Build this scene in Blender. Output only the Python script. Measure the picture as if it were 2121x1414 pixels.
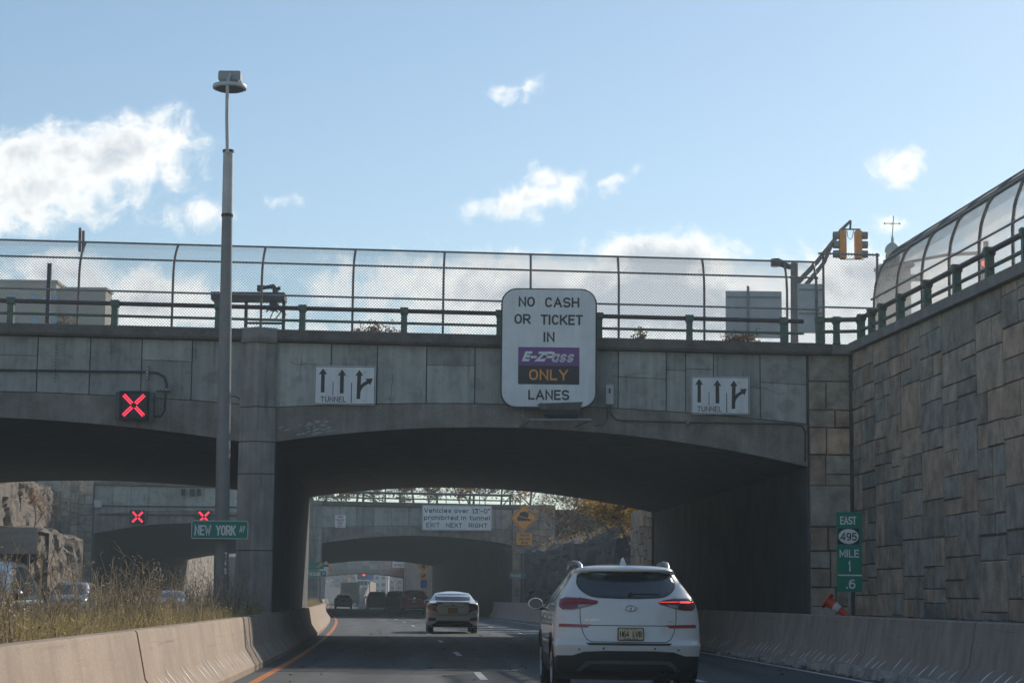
import bpy, bmesh, math, random
from mathutils import Vector, Matrix, noise
R = random.Random(7)
rad = math.radians
SC = bpy.context.scene
for o in list(bpy.data.objects): bpy.data.objects.remove(o)
COL = SC.collection

# ---------------------------------------------------------------- camera, world, sun, exposure
CAM_H = 1.22; FPX = 4124.0
PITCH = math.atan((1238 - 707) / FPX); ROLL = rad(0.6)
cam = bpy.data.cameras.new('camera'); camo = bpy.data.objects.new('camera', cam); COL.objects.link(camo)
cam.sensor_width = 36; cam.lens = 70; cam.clip_end = 6000; cam.clip_start = .05
CR = Matrix.Rotation(math.pi / 2 + PITCH, 3, 'X') @ Matrix.Rotation(ROLL, 3, 'Z')
camo.matrix_world = Matrix.Translation((0, 0, CAM_H)) @ CR.to_4x4()
SC.camera = camo
SC.render.resolution_x = 1024; SC.render.resolution_y = 682
SC.view_settings.view_transform = 'Standard'; SC.view_settings.look = 'None'
SC.view_settings.gamma = 1; SC.view_settings.exposure = EXPOSURE = 0.4

def P(px, py, Y):                     # where the sight line of a photo pixel is Y metres ahead
    d = CR @ Vector(((px - 1060.5) / FPX, -(py - 707) / FPX, -1)); t = Y / d.y
    return d.x * t, d.z * t + CAM_H

SUN_AZ, SUN_EL = rad(36), rad(29)     # sun ahead and to the right
sd = bpy.data.lights.new('sun', 'SUN'); sd.energy = 3.0; sd.angle = rad(.53); sd.color = (1, .93, .82)
so = bpy.data.objects.new('sun', sd); COL.objects.link(so)
sv = Vector((math.sin(SUN_AZ) * math.cos(SUN_EL), math.cos(SUN_AZ) * math.cos(SUN_EL), math.sin(SUN_EL)))
so.rotation_euler = sv.to_track_quat('Z', 'Y').to_euler(); so.location = (60, 60, 80)

class NT:                             # small node-tree helper
    def __init__(s, nt): s.t = nt; s.N = nt.nodes; s.L = nt.links
    def n(s, typ, props=None, **ins):
        nd = s.N.new(typ)
        for k, v in (props or {}).items(): setattr(nd, k, v)
        for k, v in ins.items():
            key = int(k[1:]) if k[0] == '_' and k[1:].isdigit() else k.replace('_', ' ')
            s.set(nd.inputs[key], v)
        return nd
    def set(s, sock, v):
        if isinstance(v, bpy.types.NodeSocket): s.L.new(v, sock)
        elif isinstance(v, bpy.types.Node): s.L.new(v.outputs[0], sock)
        else: sock.default_value = v
    def m(s, op, a, b=0., c=0., clamp=False):
        return s.n('ShaderNodeMath', {'operation': op, 'use_clamp': clamp}, _0=a, _1=b, _2=c).outputs[0]
    def v(s, op, a, b=(0, 0, 0)):
        return s.n('ShaderNodeVectorMath', {'operation': op}, _0=a, _1=b)
    def ramp(s, fac, stops):
        nd = s.N.new('ShaderNodeValToRGB'); s.L.new(fac, nd.inputs[0]); e = nd.color_ramp.elements
        while len(e) < len(stops): e.new(.5)
        for q, (p, c) in zip(e, stops):
            q.position = p; q.color = (c[0], c[1], c[2], 1) if hasattr(c, '__len__') else (c, c, c, 1)
        return nd.outputs[0]
    def mix(s, f, a, b, mode='MIX'):
        nd = s.N.new('ShaderNodeMix'); nd.data_type = 'RGBA'; nd.blend_type = mode
        s.set(nd.inputs[0], f)
        for i, v in ((6, a), (7, b)):
            if isinstance(v, tuple) and len(v) == 3: v = (*v, 1)
            s.set(nd.inputs[i], v)
        return nd.outputs[2]

# sky: physical sky plus procedural cumulus at fixed compass bearings
wd = bpy.data.worlds.new('World'); SC.world = wd; wd.use_nodes = True
w = NT(wd.node_tree); w.N.clear()
sky = w.n('ShaderNodeTexSky', {'sky_type': 'NISHITA', 'sun_disc': False, 'sun_elevation': SUN_EL, 'sun_rotation': SUN_AZ,
                               'air_density': 1.0, 'dust_density': .35, 'ozone_density': 1.3, 'altitude': 60})
gen = w.n('ShaderNodeTexCoord').outputs['Generated']
sep = w.n('ShaderNodeSeparateXYZ', _0=gen)
yy = w.m('MAXIMUM', sep.outputs[1], .05)
uu = w.m('DIVIDE', sep.outputs[0], yy); vv = w.m('DIVIDE', sep.outputs[2], yy)
uv = w.n('ShaderNodeCombineXYZ', _0=uu, _1=vv)
CLOUDS = [(70, 390, 270, 78, -10, 1.12), (270, 320, 130, 70, -14, 1.3), (90, 320, 160, 55, -6, 1.1), (60, 440, 120, 30, 0, .9), (345, 350, 60, 45, 30, .75), (410, 440, 75, 34, 0, .7), (545, 418, 60, 16, 0, .36),
          (1115, 408, 120, 36, -14, .92), (1255, 376, 75, 13, -22, .5), (1135, 375, 45, 34, 0, .85), (1070, 185, 75, 20, -16, .62),
          (1872, 345, 52, 36, 0, 1.0), (1840, 460, 40, 20, 0, .8), (1390, 550, 160, 62, 0, 1.5), (1290, 630, 500, 80, 3, 1.7), (1080, 640, 240, 70, 0, 1.0), (1450, 600, 230, 70, 0, .9),
          (110, 570, 120, 42, 0, .95), (300, 625, 200, 60, 5, 1.2), (420, 650, 220, 46, 0, .8), (700, 690, 260, 40, 0, .6), (1700, 600, 180, 70, 0, 1.0), (1760, 560, 80, 50, 0, 1.0),
          (1950, 600, 190, 90, 0, .8), (2050, 480, 90, 50, -30, .6)]
den = None
for (cx, cy, rx, ry, ang, k) in CLOUDS:
    ax, az = P(cx, cy, 1.0); c = Vector((ax, az - CAM_H, 0))
    d = w.v('SUBTRACT', uv, c)
    rt = w.n('ShaderNodeVectorRotate', {'rotation_type': 'Z_AXIS'}, Vector=d.outputs[0], Angle=rad(ang))
    sc_ = w.v('MULTIPLY', rt, (FPX / rx, FPX / ry, 0))
    ln = w.v('LENGTH', sc_).outputs['Value']
    f = w.m('MULTIPLY', w.m('SUBTRACT', 1.0, w.m('MULTIPLY', ln, .62)), k)
    den = f if den is None else w.m('MAXIMUM', den, f)
warp = w.v('SCALE', uv); warp.inputs['Scale'].default_value = 1
nz = w.n('ShaderNodeTexNoise', Vector=uv, Scale=62., Detail=9., Roughness=.62, Distortion=.35)
nz2 = w.n('ShaderNodeTexNoise', Vector=uv, Scale=20., Detail=5., Roughness=.55)
dd = w.m('ADD', w.m('MAXIMUM', den, -.6), w.m('MULTIPLY', w.m('SUBTRACT', nz.outputs[0], .5), 1.75))
dd = w.m('ADD', dd, w.m('MULTIPLY', w.m('SUBTRACT', nz2.outputs[0], .5), .6))
alpha = w.n('ShaderNodeMapRange', {'interpolation_type': 'SMOOTHSTEP'}, _0=dd, _1=.12, _2=.80, _3=0., _4=.96)
front = w.m('GREATER_THAN', sep.outputs[1], .06)
alpha = w.m('MULTIPLY', alpha, front)
# cloud body: thicker middles are greyer, thin tops bright
sh = w.n('ShaderNodeMapRange', _0=w.m('ADD', dd, w.m('MULTIPLY', w.m('SUBTRACT', nz2.outputs[0], .5), 1.6)), _1=.62, _2=1.30, _3=0., _4=1.)
ccol = w.mix(sh.outputs[0], (9.9, 9.8, 9.5), (5.4, 5.8, 6.3))
skyc = w.mix(1., sky.outputs[0], (.95, .99, .98), 'MULTIPLY')
wcol = w.mix(alpha, skyc, ccol)
bg = w.n('ShaderNodeBackground', Color=wcol, Strength=.093)
w.L.new(bg.outputs[0], w.n('ShaderNodeOutputWorld').inputs[0])

# thin added haze; its scatter lifts the darks as windscreen glare would
hm = bpy.data.materials.new('haze'); hm.use_nodes = True; t_ = hm.node_tree; t_.nodes.remove(t_.nodes['Principled BSDF'])
pv = t_.nodes.new('ShaderNodeVolumePrincipled'); pv.inputs['Color'].default_value = (.78, .93, 1, 1); pv.inputs['Density'].default_value = .0009; pv.inputs['Anisotropy'].default_value = .25
t_.links.new(pv.outputs[0], t_.nodes['Material Output'].inputs['Volume'])
me_ = bpy.data.meshes.new('haze'); hb = bmesh.new(); bmesh.ops.create_cube(hb, size=1.0)
for v_ in hb.verts: v_.co = Vector((v_.co.x * 1400, 340 + v_.co.y * 1000, 21.4 + v_.co.z * 45))
hb.to_mesh(me_); hb.free(); me_.materials.append(hm); hz = bpy.data.objects.new('haze', me_); COL.objects.link(hz)
hz['kind'] = 'stuff'; hz['label'] = 'thin pale haze added over the sunken road to lift the dark tones'; hz['category'] = 'haze'

# ---------------------------------------------------------------- road line and mesh helpers
TAB = [(-40, -.9), (-15, -1.9), (0, -2.42), (15, -3.05), (28.3, -3.69), (46, -4.67), (68, -6.15), (93, -8.1), (110, -9.6), (140, -12.5), (195, -17.7), (273, -24.6), (320, -28.6), (520, -45)]
def XL(Y):                            # left edge line of the carriageway
    if Y <= TAB[0][0]: return TAB[0][1]
    if Y >= TAB[-1][0]: return TAB[-1][1] - .082 * (Y - TAB[-1][0])
    for i in range(len(TAB) - 1):
        a, b = TAB[i], TAB[i + 1]
        if a[0] <= Y <= b[0]:
            p = TAB[i - 1] if i else (a[0] * 2 - b[0], a[1] * 2 - b[1])
            q = TAB[i + 2] if i + 2 < len(TAB) else (b[0] * 2 - a[0], b[1] * 2 - a[1])
            h = b[0] - a[0]; t = (Y - a[0]) / h
            m0 = (b[1] - p[1]) / (b[0] - p[0]) * h; m1 = (q[1] - a[1]) / (q[0] - a[0]) * h
            return (2*t**3 - 3*t*t + 1) * a[1] + (t**3 - 2*t*t + t) * m0 + (-2*t**3 + 3*t*t) * b[1] + (t**3 - t*t) * m1
def W(u, Y, z): return Vector((XL(Y) + u, Y, z))
def slope(Y): return (XL(Y + .5) - XL(Y - .5))
def frange(a, b, st):
    n = max(1, int(round(abs(b - a) / st))); return [a + (b - a) * i / n for i in range(n + 1)]
def lerp(a, b, t): return a + (b - a) * t
def nz3(x, y=0., z=0.): return noise.noise(Vector((x, y, z)))

ORG = {}
class MB:
    def __init__(s): s.b = bmesh.new(); s.k = 0
    def vs(s, pts): return [s.b.verts.new(p) for p in pts]
    def f(s, vs, k=None):
        try: fc = s.b.faces.new(vs)
        except ValueError: return None
        fc.material_index = s.k if k is None else k; return fc
    def poly(s, pts, k=None): return s.f(s.vs(pts), k)
    def hexa(s, p, k=None):           # p: 4 bottom, 4 top
        v = s.vs(p)
        for q in ((3, 2, 1, 0), (4, 5, 6, 7), (0, 1, 5, 4), (1, 2, 6, 5), (2, 3, 7, 6), (3, 0, 4, 7)): s.f([v[i] for i in q], k)
        return s
    def box(s, x0, x1, y0, y1, z0, z1, k=None):
        return s.hexa([(x0, y0, z0), (x1, y0, z0), (x1, y1, z0), (x0, y1, z0), (x0, y0, z1), (x1, y0, z1), (x1, y1, z1), (x0, y1, z1)], k)
    def obox(s, c, hx, hy, hz, M=None, k=None):
        M = M or Matrix.Identity(3); c = Vector(c)
        return s.hexa([c + M @ Vector(q) for q in ((-hx, -hy, -hz), (hx, -hy, -hz), (hx, hy, -hz), (-hx, hy, -hz), (-hx, -hy, hz), (hx, -hy, hz), (hx, hy, hz), (-hx, hy, hz))], k)
    def loft(s, rings, closed=True, caps=True, k=None):
        V = [s.vs(r) for r in rings]; n = len(V[0])
        for a, b in zip(V, V[1:]):
            for i in range(n if closed else n - 1):
                j = (i + 1) % n; s.f([a[i], a[j], b[j], b[i]], k)
        if caps and closed: s.f(V[0][::-1], k); s.f(V[-1], k)
        return s
    def tube(s, pts, r, n=8, caps=True, k=None):
        pts = [Vector(p) for p in pts]; rs = r if hasattr(r, '__len__') else [r] * len(pts)
        up = None; rings = []
        for i, p in enumerate(pts):
            d = (pts[min(i + 1, len(pts) - 1)] - pts[max(i - 1, 0)])
            if d.length < 1e-9: d = Vector((0, 0, 1))
            d.normalize()
            if up is None: up = Vector((0, 0, 1)) if abs(d.z) < .9 else Vector((0, 1, 0))
            a = d.cross(up); a.normalize(); b = a.cross(d); up = b
            rings.append([p + (a * math.cos(2 * math.pi * j / n) + b * math.sin(2 * math.pi * j / n)) * rs[i] for j in range(n)])
        return s.loft(rings, True, caps, k)
    def prism(s, poly, y0, y1, k=None):      # poly of (x, z), run along y
        n = len(poly); a = s.vs([(x, y0, z) for x, z in poly]); b = s.vs([(x, y1, z) for x, z in poly])
        s.f(a, k); s.f(b[::-1], k)
        for i in range(n): s.f([a[i], b[i], b[(i + 1) % n], a[(i + 1) % n]], k)
        return s
    def lathe(s, prof, c, axis='Z', n=20, k=None):
        rings = []
        for r, h in prof:
            ring = []
            for j in range(n):
                a = 2 * math.pi * j / n; q = (r * math.cos(a), r * math.sin(a), h)
                if axis == 'X': q = (q[2], q[0], q[1])
                elif axis == 'Y': q = (q[0], q[2], q[1])
                ring.append(Vector(c) + Vector(q))
            rings.append(ring)
        return s.loft(rings, True, True, k)
    def grid(s, fn, nu, nv, k=None):
        V = [[s.b.verts.new(fn(i / nu, j / nv)) for j in range(nv + 1)] for i in range(nu + 1)]
        for i in range(nu):
            for j in range(nv): s.f([V[i][j], V[i + 1][j], V[i + 1][j + 1], V[i][j + 1]], k)
        return s
    def build(s, name, mats, parent=None, smooth=None, fix=True, weld=False):
        if weld: bmesh.ops.remove_doubles(s.b, verts=s.b.verts, dist=.0004)
        if fix: bmesh.ops.recalc_face_normals(s.b, faces=s.b.faces)
        if parent is not None:
            og = ORG.get(parent.name, Vector((0, 0, 0)))
            if og.length: bmesh.ops.translate(s.b, verts=s.b.verts, vec=-og)
        me = bpy.data.meshes.new(name); s.b.to_mesh(me); s.b.free()
        for m in (mats if isinstance(mats, (list, tuple)) else [mats]): me.materials.append(m)
        o = bpy.data.objects.new(name, me); COL.objects.link(o)
        if parent is not None: o.parent = parent; ORG[o.name] = og
        if smooth is not None:
            me.shade_smooth()
            if smooth < 180: me.set_sharp_from_angle(angle=rad(smooth))
        return o
def thing(name, label, cat, loc=(0, 0, 0), group=None, rz=0):
    o = bpy.data.objects.new(name, None); COL.objects.link(o); o.empty_display_size = .2
    o.location = loc; o.rotation_euler = (0, 0, rz); ORG[o.name] = Vector(loc) if not rz else Vector((0, 0, 0))
    return tag(o, label, cat, group)
def vehicle_root(name, label, cat, loc, rz, group=None):
    o = thing(name, label, cat, loc, group, rz); ORG[o.name] = Vector((0, 0, 0)); return o
def tag(o, label, cat=None, group=None):
    o['label'] = label
    if cat: o['category'] = cat
    if group: o['group'] = group
    return o
def struct(o): o['kind'] = 'structure'; return o
def stuff(o, label=None, cat=None):
    o['kind'] = 'stuff'
    if label: o['label'] = label
    if cat: o['category'] = cat
    return o
def copy_tree(o, parent=None):
    c = o.copy(); COL.objects.link(c)
    if parent is not None: c.parent = parent
    ORG[c.name] = ORG.get(o.name, Vector((0, 0, 0)))
    for ch in list(o.children): copy_tree(ch, c)
    return c

# ---------------------------------------------------------------- materials
def mat(name, col, rough=.7, var=.25, scale=6., bump=0., bscale=40., metal=0., coat=0., spec=.5, rnd=0., streak=0., island=0., col2=None, emit=None, es=0., speck=0., stretch=(1, 1, 1), detail=6., drip=0., scuff=0., wear=False):
    m = bpy.data.materials.new(name); m.use_nodes = True; t = NT(m.node_tree); b = t.N['Principled BSDF']
    b.inputs['Roughness'].default_value = rough; b.inputs['Metallic'].default_value = metal
    b.inputs['Coat Weight'].default_value = coat; b.inputs['Coat Roughness'].default_value = .04
    b.inputs['Specular IOR Level'].default_value = spec
    co = t.n('ShaderNodeTexCoord').outputs['Object']
    cs = t.v('MULTIPLY', co, stretch).outputs[0]
    n1 = t.n('ShaderNodeTexNoise', Vector=cs, Scale=scale, Detail=detail, Roughness=.6)
    c0 = (*col, 1); c1 = (*(col2 or col), 1)
    v = t.n('ShaderNodeMapRange', _0=n1.outputs[0], _1=.34, _2=.66, _3=1 - var, _4=1 + var).outputs[0]
    base = t.mix(t.n('ShaderNodeMapRange', _0=n1.outputs[0], _1=.4, _2=.62).outputs[0], c0, c1) if col2 else None
    if streak:
        ns = t.n('ShaderNodeTexNoise', Vector=t.v('MULTIPLY', co, (5., 5., .35)).outputs[0], Scale=1., Detail=5., Roughness=.65)
        v = t.m('MULTIPLY', v, t.n('ShaderNodeMapRange', _0=ns.outputs[0], _1=.36, _2=.64, _3=1 - streak, _4=1 + streak).outputs[0])
    if rnd:
        v = t.m('MULTIPLY', v, t.n('ShaderNodeMapRange', _0=t.n('ShaderNodeObjectInfo').outputs['Random'], _3=1 - rnd, _4=1 + rnd).outputs[0])
    if speck:
        n3 = t.n('ShaderNodeTexNoise', Vector=co, Scale=55., Detail=3., Roughness=.7)
        v = t.m('MULTIPLY', v, t.n('ShaderNodeMapRange', _0=n3.outputs[0], _1=.3, _2=.7, _3=1 - speck, _4=1 + speck).outputs[0])
    if drip:
        nd = t.n('ShaderNodeTexNoise', Vector=t.v('MULTIPLY', co, (3.2, 3.2, .22)).outputs[0], Scale=1.4, Detail=7., Roughness=.72)
        nm = t.n('ShaderNodeTexNoise', Vector=co, Scale=.9, Detail=3.)
        k_ = t.m('MULTIPLY', t.n('ShaderNodeMapRange', {'interpolation_type': 'SMOOTHSTEP'}, _0=nd.outputs[0], _1=.54, _2=.66).outputs[0], t.n('ShaderNodeMapRange', _0=nm.outputs[0], _1=.35, _2=.65).outputs[0])
        v = t.m('MULTIPLY', v, t.m('SUBTRACT', 1., t.m('MULTIPLY', k_, drip)))
    if scuff:
        nd = t.n('ShaderNodeTexNoise', Vector=t.v('MULTIPLY', co, (2., .22, 9.)).outputs[0], Scale=1.5, Detail=6., Roughness=.7)
        nm = t.n('ShaderNodeTexNoise', Vector=co, Scale=.35, Detail=2.)
        k_ = t.m('MULTIPLY', t.n('ShaderNodeMapRange', {'interpolation_type': 'SMOOTHSTEP'}, _0=nd.outputs[0], _1=.56, _2=.68).outputs[0], t.n('ShaderNodeMapRange', _0=nm.outputs[0], _1=.42, _2=.62).outputs[0])
        v = t.m('MULTIPLY', v, t.m('SUBTRACT', 1., t.m('MULTIPLY', k_, scuff)))
    if wear:
        at_ = t.n('ShaderNodeAttribute', {'attribute_name': 'wear'}).outputs['Fac']
        v = t.m('MULTIPLY', v, t.m('ADD', .80, t.m('MULTIPLY', at_, .42)))
        vo = t.n('ShaderNodeTexVoronoi', {'feature': 'DISTANCE_TO_EDGE'}, Vector=t.v('ADD', t.v('MULTIPLY', co, (.3, .16, 1)).outputs[0], t.v('SCALE', t.n('ShaderNodeTexNoise', Vector=co, Scale=.5, Detail=4.).outputs[1]).outputs[0]).outputs[0], Scale=1.)
        cr = t.n('ShaderNodeMapRange', _0=vo.outputs[0], _1=.006, _2=.014, _3=.55, _4=1.).outputs[0]
        v = t.m('MULTIPLY', v, cr)
    if island:
        ri = t.n('ShaderNodeNewGeometry').outputs['Random Per Island']
        v = t.m('MULTIPLY', v, t.n('ShaderNodeMapRange', _0=ri, _3=1 - island, _4=1 + island).outputs[0])
        if col2:
            wn = t.n('ShaderNodeTexWhiteNoise', {'noise_dimensions': '1D'}, W=ri)
            base = t.mix(wn.outputs[0], c0, c1)
    fin = t.mix(1., base if base else c0, t.n('ShaderNodeCombineColor', _0=v, _1=v, _2=v).outputs[0], 'MULTIPLY')
    t.L.new(fin, b.inputs['Base Color'])
    if bump:
        n2 = t.n('ShaderNodeTexNoise', Vector=cs, Scale=bscale, Detail=5., Roughness=.65)
        bp = t.n('ShaderNodeBump', Strength=bump, Distance=.02, Height=n2.outputs[0]); t.L.new(bp.outputs[0], b.inputs['Normal'])
    if emit: b.inputs['Emission Color'].default_value = (*emit, 1); b.inputs['Emission Strength'].default_value = es
    return m
M = {}
M['asphalt'] = mat('asphalt', (.075, .076, .075), .74, .30, .8, .35, 60, speck=.35, stretch=(3, .10, 1), wear=True)
M['asphalt_patch'] = mat('asphalt_patch', (.04, .04, .042), .8, .2, 2)
M['dirt'] = mat('dirt', (.11, .095, .075), .95, .35, 3, .6, 12, speck=.3)
M['white_line'] = mat('white_line', (.62, .62, .6), .6, .25, 5, speck=.3)
M['orange_line'] = mat('orange_line', (.62, .2, .05), .6, .25, 5, speck=.3)
M['barrier'] = mat('barrier', (.37, .275, .20), .85, .14, 1.2, .15, 30, streak=.07, speck=.2, scuff=.45)
M['barrier_dim'] = mat('barrier_dim', (.36, .285, .225), .85, .14, 1.2, .15, 30, streak=.1, speck=.2, scuff=.45)
M['crack'] = mat('crack', (.07, .068, .062), .9, .3, 5)
M['kerb'] = mat('kerb', (.40, .35, .30), .9, .35, 2.5, .5, 25, speck=.35, streak=.1)
M['groove'] = mat('groove', (.82, .80, .76), .8, .15, 5)
M['panel'] = mat('panel', (.53, .53, .485), .8, .42, 1.9, .1, 20, rnd=.28, streak=.14, col2=(.22, .215, .19), speck=.06, detail=9., drip=.5)
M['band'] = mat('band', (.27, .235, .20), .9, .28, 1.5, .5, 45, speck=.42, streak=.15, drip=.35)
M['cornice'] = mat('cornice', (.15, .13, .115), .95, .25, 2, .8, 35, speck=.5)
M['pier'] = mat('pier', (.33, .30, .265), .85, .2, 1.5, .15, 25, streak=.2, drip=.5)
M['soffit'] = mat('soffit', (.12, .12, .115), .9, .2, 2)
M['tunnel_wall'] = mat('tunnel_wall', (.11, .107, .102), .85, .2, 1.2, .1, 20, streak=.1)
M['stone'] = mat('stone', (.49, .345, .24), .88, .3, 2.6, .5, 14, island=.20, col2=(.32, .305, .26), streak=.03, speck=.28, drip=.1)
M['mortar'] = mat('mortar', (.16, .145, .13), .95, .2, 3)
M['coping'] = mat('coping', (.27, .25, .225), .9, .2, 2, .3, 30, speck=.2)
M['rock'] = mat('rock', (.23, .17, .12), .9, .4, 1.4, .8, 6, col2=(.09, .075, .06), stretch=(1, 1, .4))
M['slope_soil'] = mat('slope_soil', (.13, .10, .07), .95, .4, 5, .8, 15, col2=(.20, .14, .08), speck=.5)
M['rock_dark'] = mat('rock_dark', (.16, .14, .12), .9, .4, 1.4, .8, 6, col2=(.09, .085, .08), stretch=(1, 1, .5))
M['galv'] = mat('galv', (.30, .29, .28), .5, .2, 8, metal=.4)
M['galv_rust'] = mat('galv_rust', (.24, .19, .16), .65, .3, 8, metal=.2)
M['wire'] = mat('wire', (.20, .20, .20), .55, .1, 8, metal=.3)
M['green_paint'] = mat('green_paint', (.085, .17, .13), .6, .3, 10, col2=(.12, .12, .09))
M['rust_rail'] = mat('rust_rail', (.10, .06, .055), .6, .3, 8, col2=(.07, .065, .06))
M['pole_grey'] = mat('pole_grey', (.26, .243, .225), .55, .1, 4, metal=.1)
M['pole_sleeve'] = mat('pole_sleeve', (.5, .48, .45), .5, .1, 4, metal=.2)
M['dark_metal'] = mat('dark_metal', (.03, .032, .035), .5, .15, 6)
M['black'] = mat('black', (.012, .012, .013), .55, .1, 6)
M['led_off'] = mat('led_off', (.02, .02, .022), .7, .1, 6)
M['led_red'] = mat('led_red', (.5, .01, .02), .5, 0, 6, emit=(1, .03, .07), es=3.2)
M['sign_white'] = mat('sign_white', (.80, .80, .78), .45, .06, 2, streak=.07)
M['sign_black'] = mat('sign_black', (.018, .02, .024), .5, .08, 4)
M['sign_purple'] = mat('sign_purple', (.19, .06, .26), .45, .05, 4)
M['sign_orange_text'] = mat('sign_orange_text', (.85, .33, .06), .45, .05, 4)
M['sign_green'] = mat('sign_green', (.0, .22, .15), .45, .06, 4)
M['sign_orange'] = mat('sign_orange', (.95, .36, .05), .45, .08, 4)
M['sign_blue'] = mat('sign_blue', (.03, .15, .5), .45, .08, 4)
M['sign_red'] = mat('sign_red', (.5, .04, .06), .45, .08, 4)
M['sign_back'] = mat('sign_back', (.58, .585, .58), .55, .12, 3, metal=.3)
M['plate_back'] = mat('plate_back', (.33, .33, .32), .5, .1, 3, metal=.3)
M['signal_yellow'] = mat('signal_yellow', (.85, .33, .06), .5, .12, 5)
M['signal_visor'] = mat('signal_visor', (.26, .24, .2), .5, .12, 5)
M['cone_orange'] = mat('cone_orange', (.62, .08, .035), .6, .2, 8)
M['cone_white'] = mat('cone_white', (.6, .6, .58), .6, .2, 8)
M['bark'] = mat('bark', (.13, .105, .085), .9, .25, 8)
M['bark_pale'] = mat('bark_pale', (.30, .26, .22), .9, .25, 8)
def leafm(n, c, c2, tr=.4):
    m = mat(n, c, .8, .1, 3, island=.5, col2=c2, spec=.2); t = NT(m.node_tree); b = t.N['Principled BSDF']
    tl = t.n('ShaderNodeBsdfTranslucent', Color=b.inputs['Base Color'].links[0].from_socket); mx = t.n('ShaderNodeMixShader', _0=tr, _1=b.outputs[0], _2=tl.outputs[0])
    t.L.new(mx.outputs[0], t.N['Material Output'].inputs['Surface']); return m
M['leaf_yellow'] = leafm('leaf_yellow', (.75, .46, .09), (.40, .24, .07))
M['leaf_brown'] = leafm('leaf_brown', (.16, .11, .07), (.26, .16, .08))
M['leaf_orange'] = leafm('leaf_orange', (.45, .20, .06), (.25, .15, .06))
M['grass_tan'] = leafm('grass_tan', (.60, .45, .29), (.40, .30, .19))
M['grass_olive'] = leafm('grass_olive', (.42, .36, .11), (.52, .41, .17))
M['grass_brown'] = leafm('grass_brown', (.34, .27, .15), (.44, .35, .21))
M['stalk'] = leafm('stalk', (.58, .49, .35), (.40, .33, .23), .5)
M['seed'] = leafm('seed', (.55, .48, .40), (.32, .24, .18))
M['paint_white'] = mat('paint_white', (.80, .78, .735), .34, .015, 2, coat=1.)
M['paint_white_warm'] = mat('paint_white_warm', (.80, .87, .93), .3, .015, 2, coat=1.)
M['paint_red'] = mat('paint_red', (.52, .03, .05), .3, .02, 2, coat=1.)
M['paint_black'] = mat('paint_black', (.012, .013, .015), .3, .02, 2, coat=1.)
M['paint_silver'] = mat('paint_silver', (.56, .52, .47), .35, .03, 2, coat=1.)
M['paint_blue_grey'] = mat('paint_blue_grey', (.06, .085, .10), .3, .03, 2, coat=1., metal=.3)
M['paint_grey'] = mat('paint_grey', (.30, .31, .33), .3, .03, 2, coat=1., metal=.3)
M['glass'] = mat('glass', (.035, .043, .047), .05, 0, 2, spec=.9)
M['mirror'] = mat('mirror', (.10, .11, .115), .25, 0, 2, metal=.3)
M['plastic'] = mat('plastic', (.028, .029, .03), .6, .1, 10)
M['plastic_grey'] = mat('plastic_grey', (.10, .105, .11), .5, .1, 10)
M['tyre'] = mat('tyre', (.02, .02, .021), .85, .15, 20, .2, 60)
M['rim'] = mat('rim', (.45, .45, .46), .35, .05, 6, metal=.8)
M['chrome'] = mat('chrome', (.7, .71, .72), .18, .02, 6, metal=1.)
M['lamp_red'] = mat('lamp_red', (.20, .012, .02), .12, .15, 8, coat=1.)
M['lamp_dark'] = mat('lamp_dark', (.05, .012, .014), .12, .1, 8, coat=1.)
M['lamp_clear'] = mat('lamp_clear', (.35, .3, .3), .15, .1, 8, coat=1.)
M['lamp_lit'] = mat('lamp_lit', (.8, .02, .02), .3, 0, 8, emit=(1, .06, .05), es=1.5)
M['reflector'] = mat('reflector', (.36, .03, .03), .25, .1, 12, coat=.6)
M['plate_yellow'] = mat('plate_yellow', (.68, .58, .36), .45, .06, 6)
M['plate_orange'] = mat('plate_orange', (.6, .33, .12), .45, .06, 6)
M['headlamp'] = mat('headlamp', (.6, .62, .64), .15, .05, 8, coat=1.)
M['beige_wall'] = mat('beige_wall', (.42, .36, .29), .85, .08, .4)
M['beige_wall_dark'] = mat('beige_wall_dark', (.34, .29, .24), .85, .08, .4)
M['window_blue'] = mat('window_blue', (.05, .22, .40), .1, .1, 1, spec=.8)
M['tower_tan'] = mat('tower_tan', (.36, .29, .25), .85, .1, 1)
M['dome_green'] = mat('dome_green', (.17, .25, .21), .6, .15, 2)
M['box_white'] = mat('box_white', (.58, .57, .54), .5, .06, 5)
M['conduit'] = mat('conduit', (.045, .055, .06), .5, .2, 6)
M['strut'] = mat('strut', (.36, .35, .33), .5, .2, 20, metal=.4)
M['tower_pale'] = mat('tower_pale', (.48, .46, .43), .8, .1, 1)
M['tower_brown'] = mat('tower_brown', (.26, .19, .16), .85, .1, 1)
M['wood_far'] = leafm('wood_far', (.15, .11, .085), (.22, .17, .13))
M['hill'] = mat('hill', (.13, .105, .085), .95, .3, .2)
M['stain_white'] = mat('stain_white', (.42, .43, .42), .9, .3, 6)
M['debris'] = mat('debris', (.22, .19, .16), .9, .3, 8, island=.5)

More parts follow.
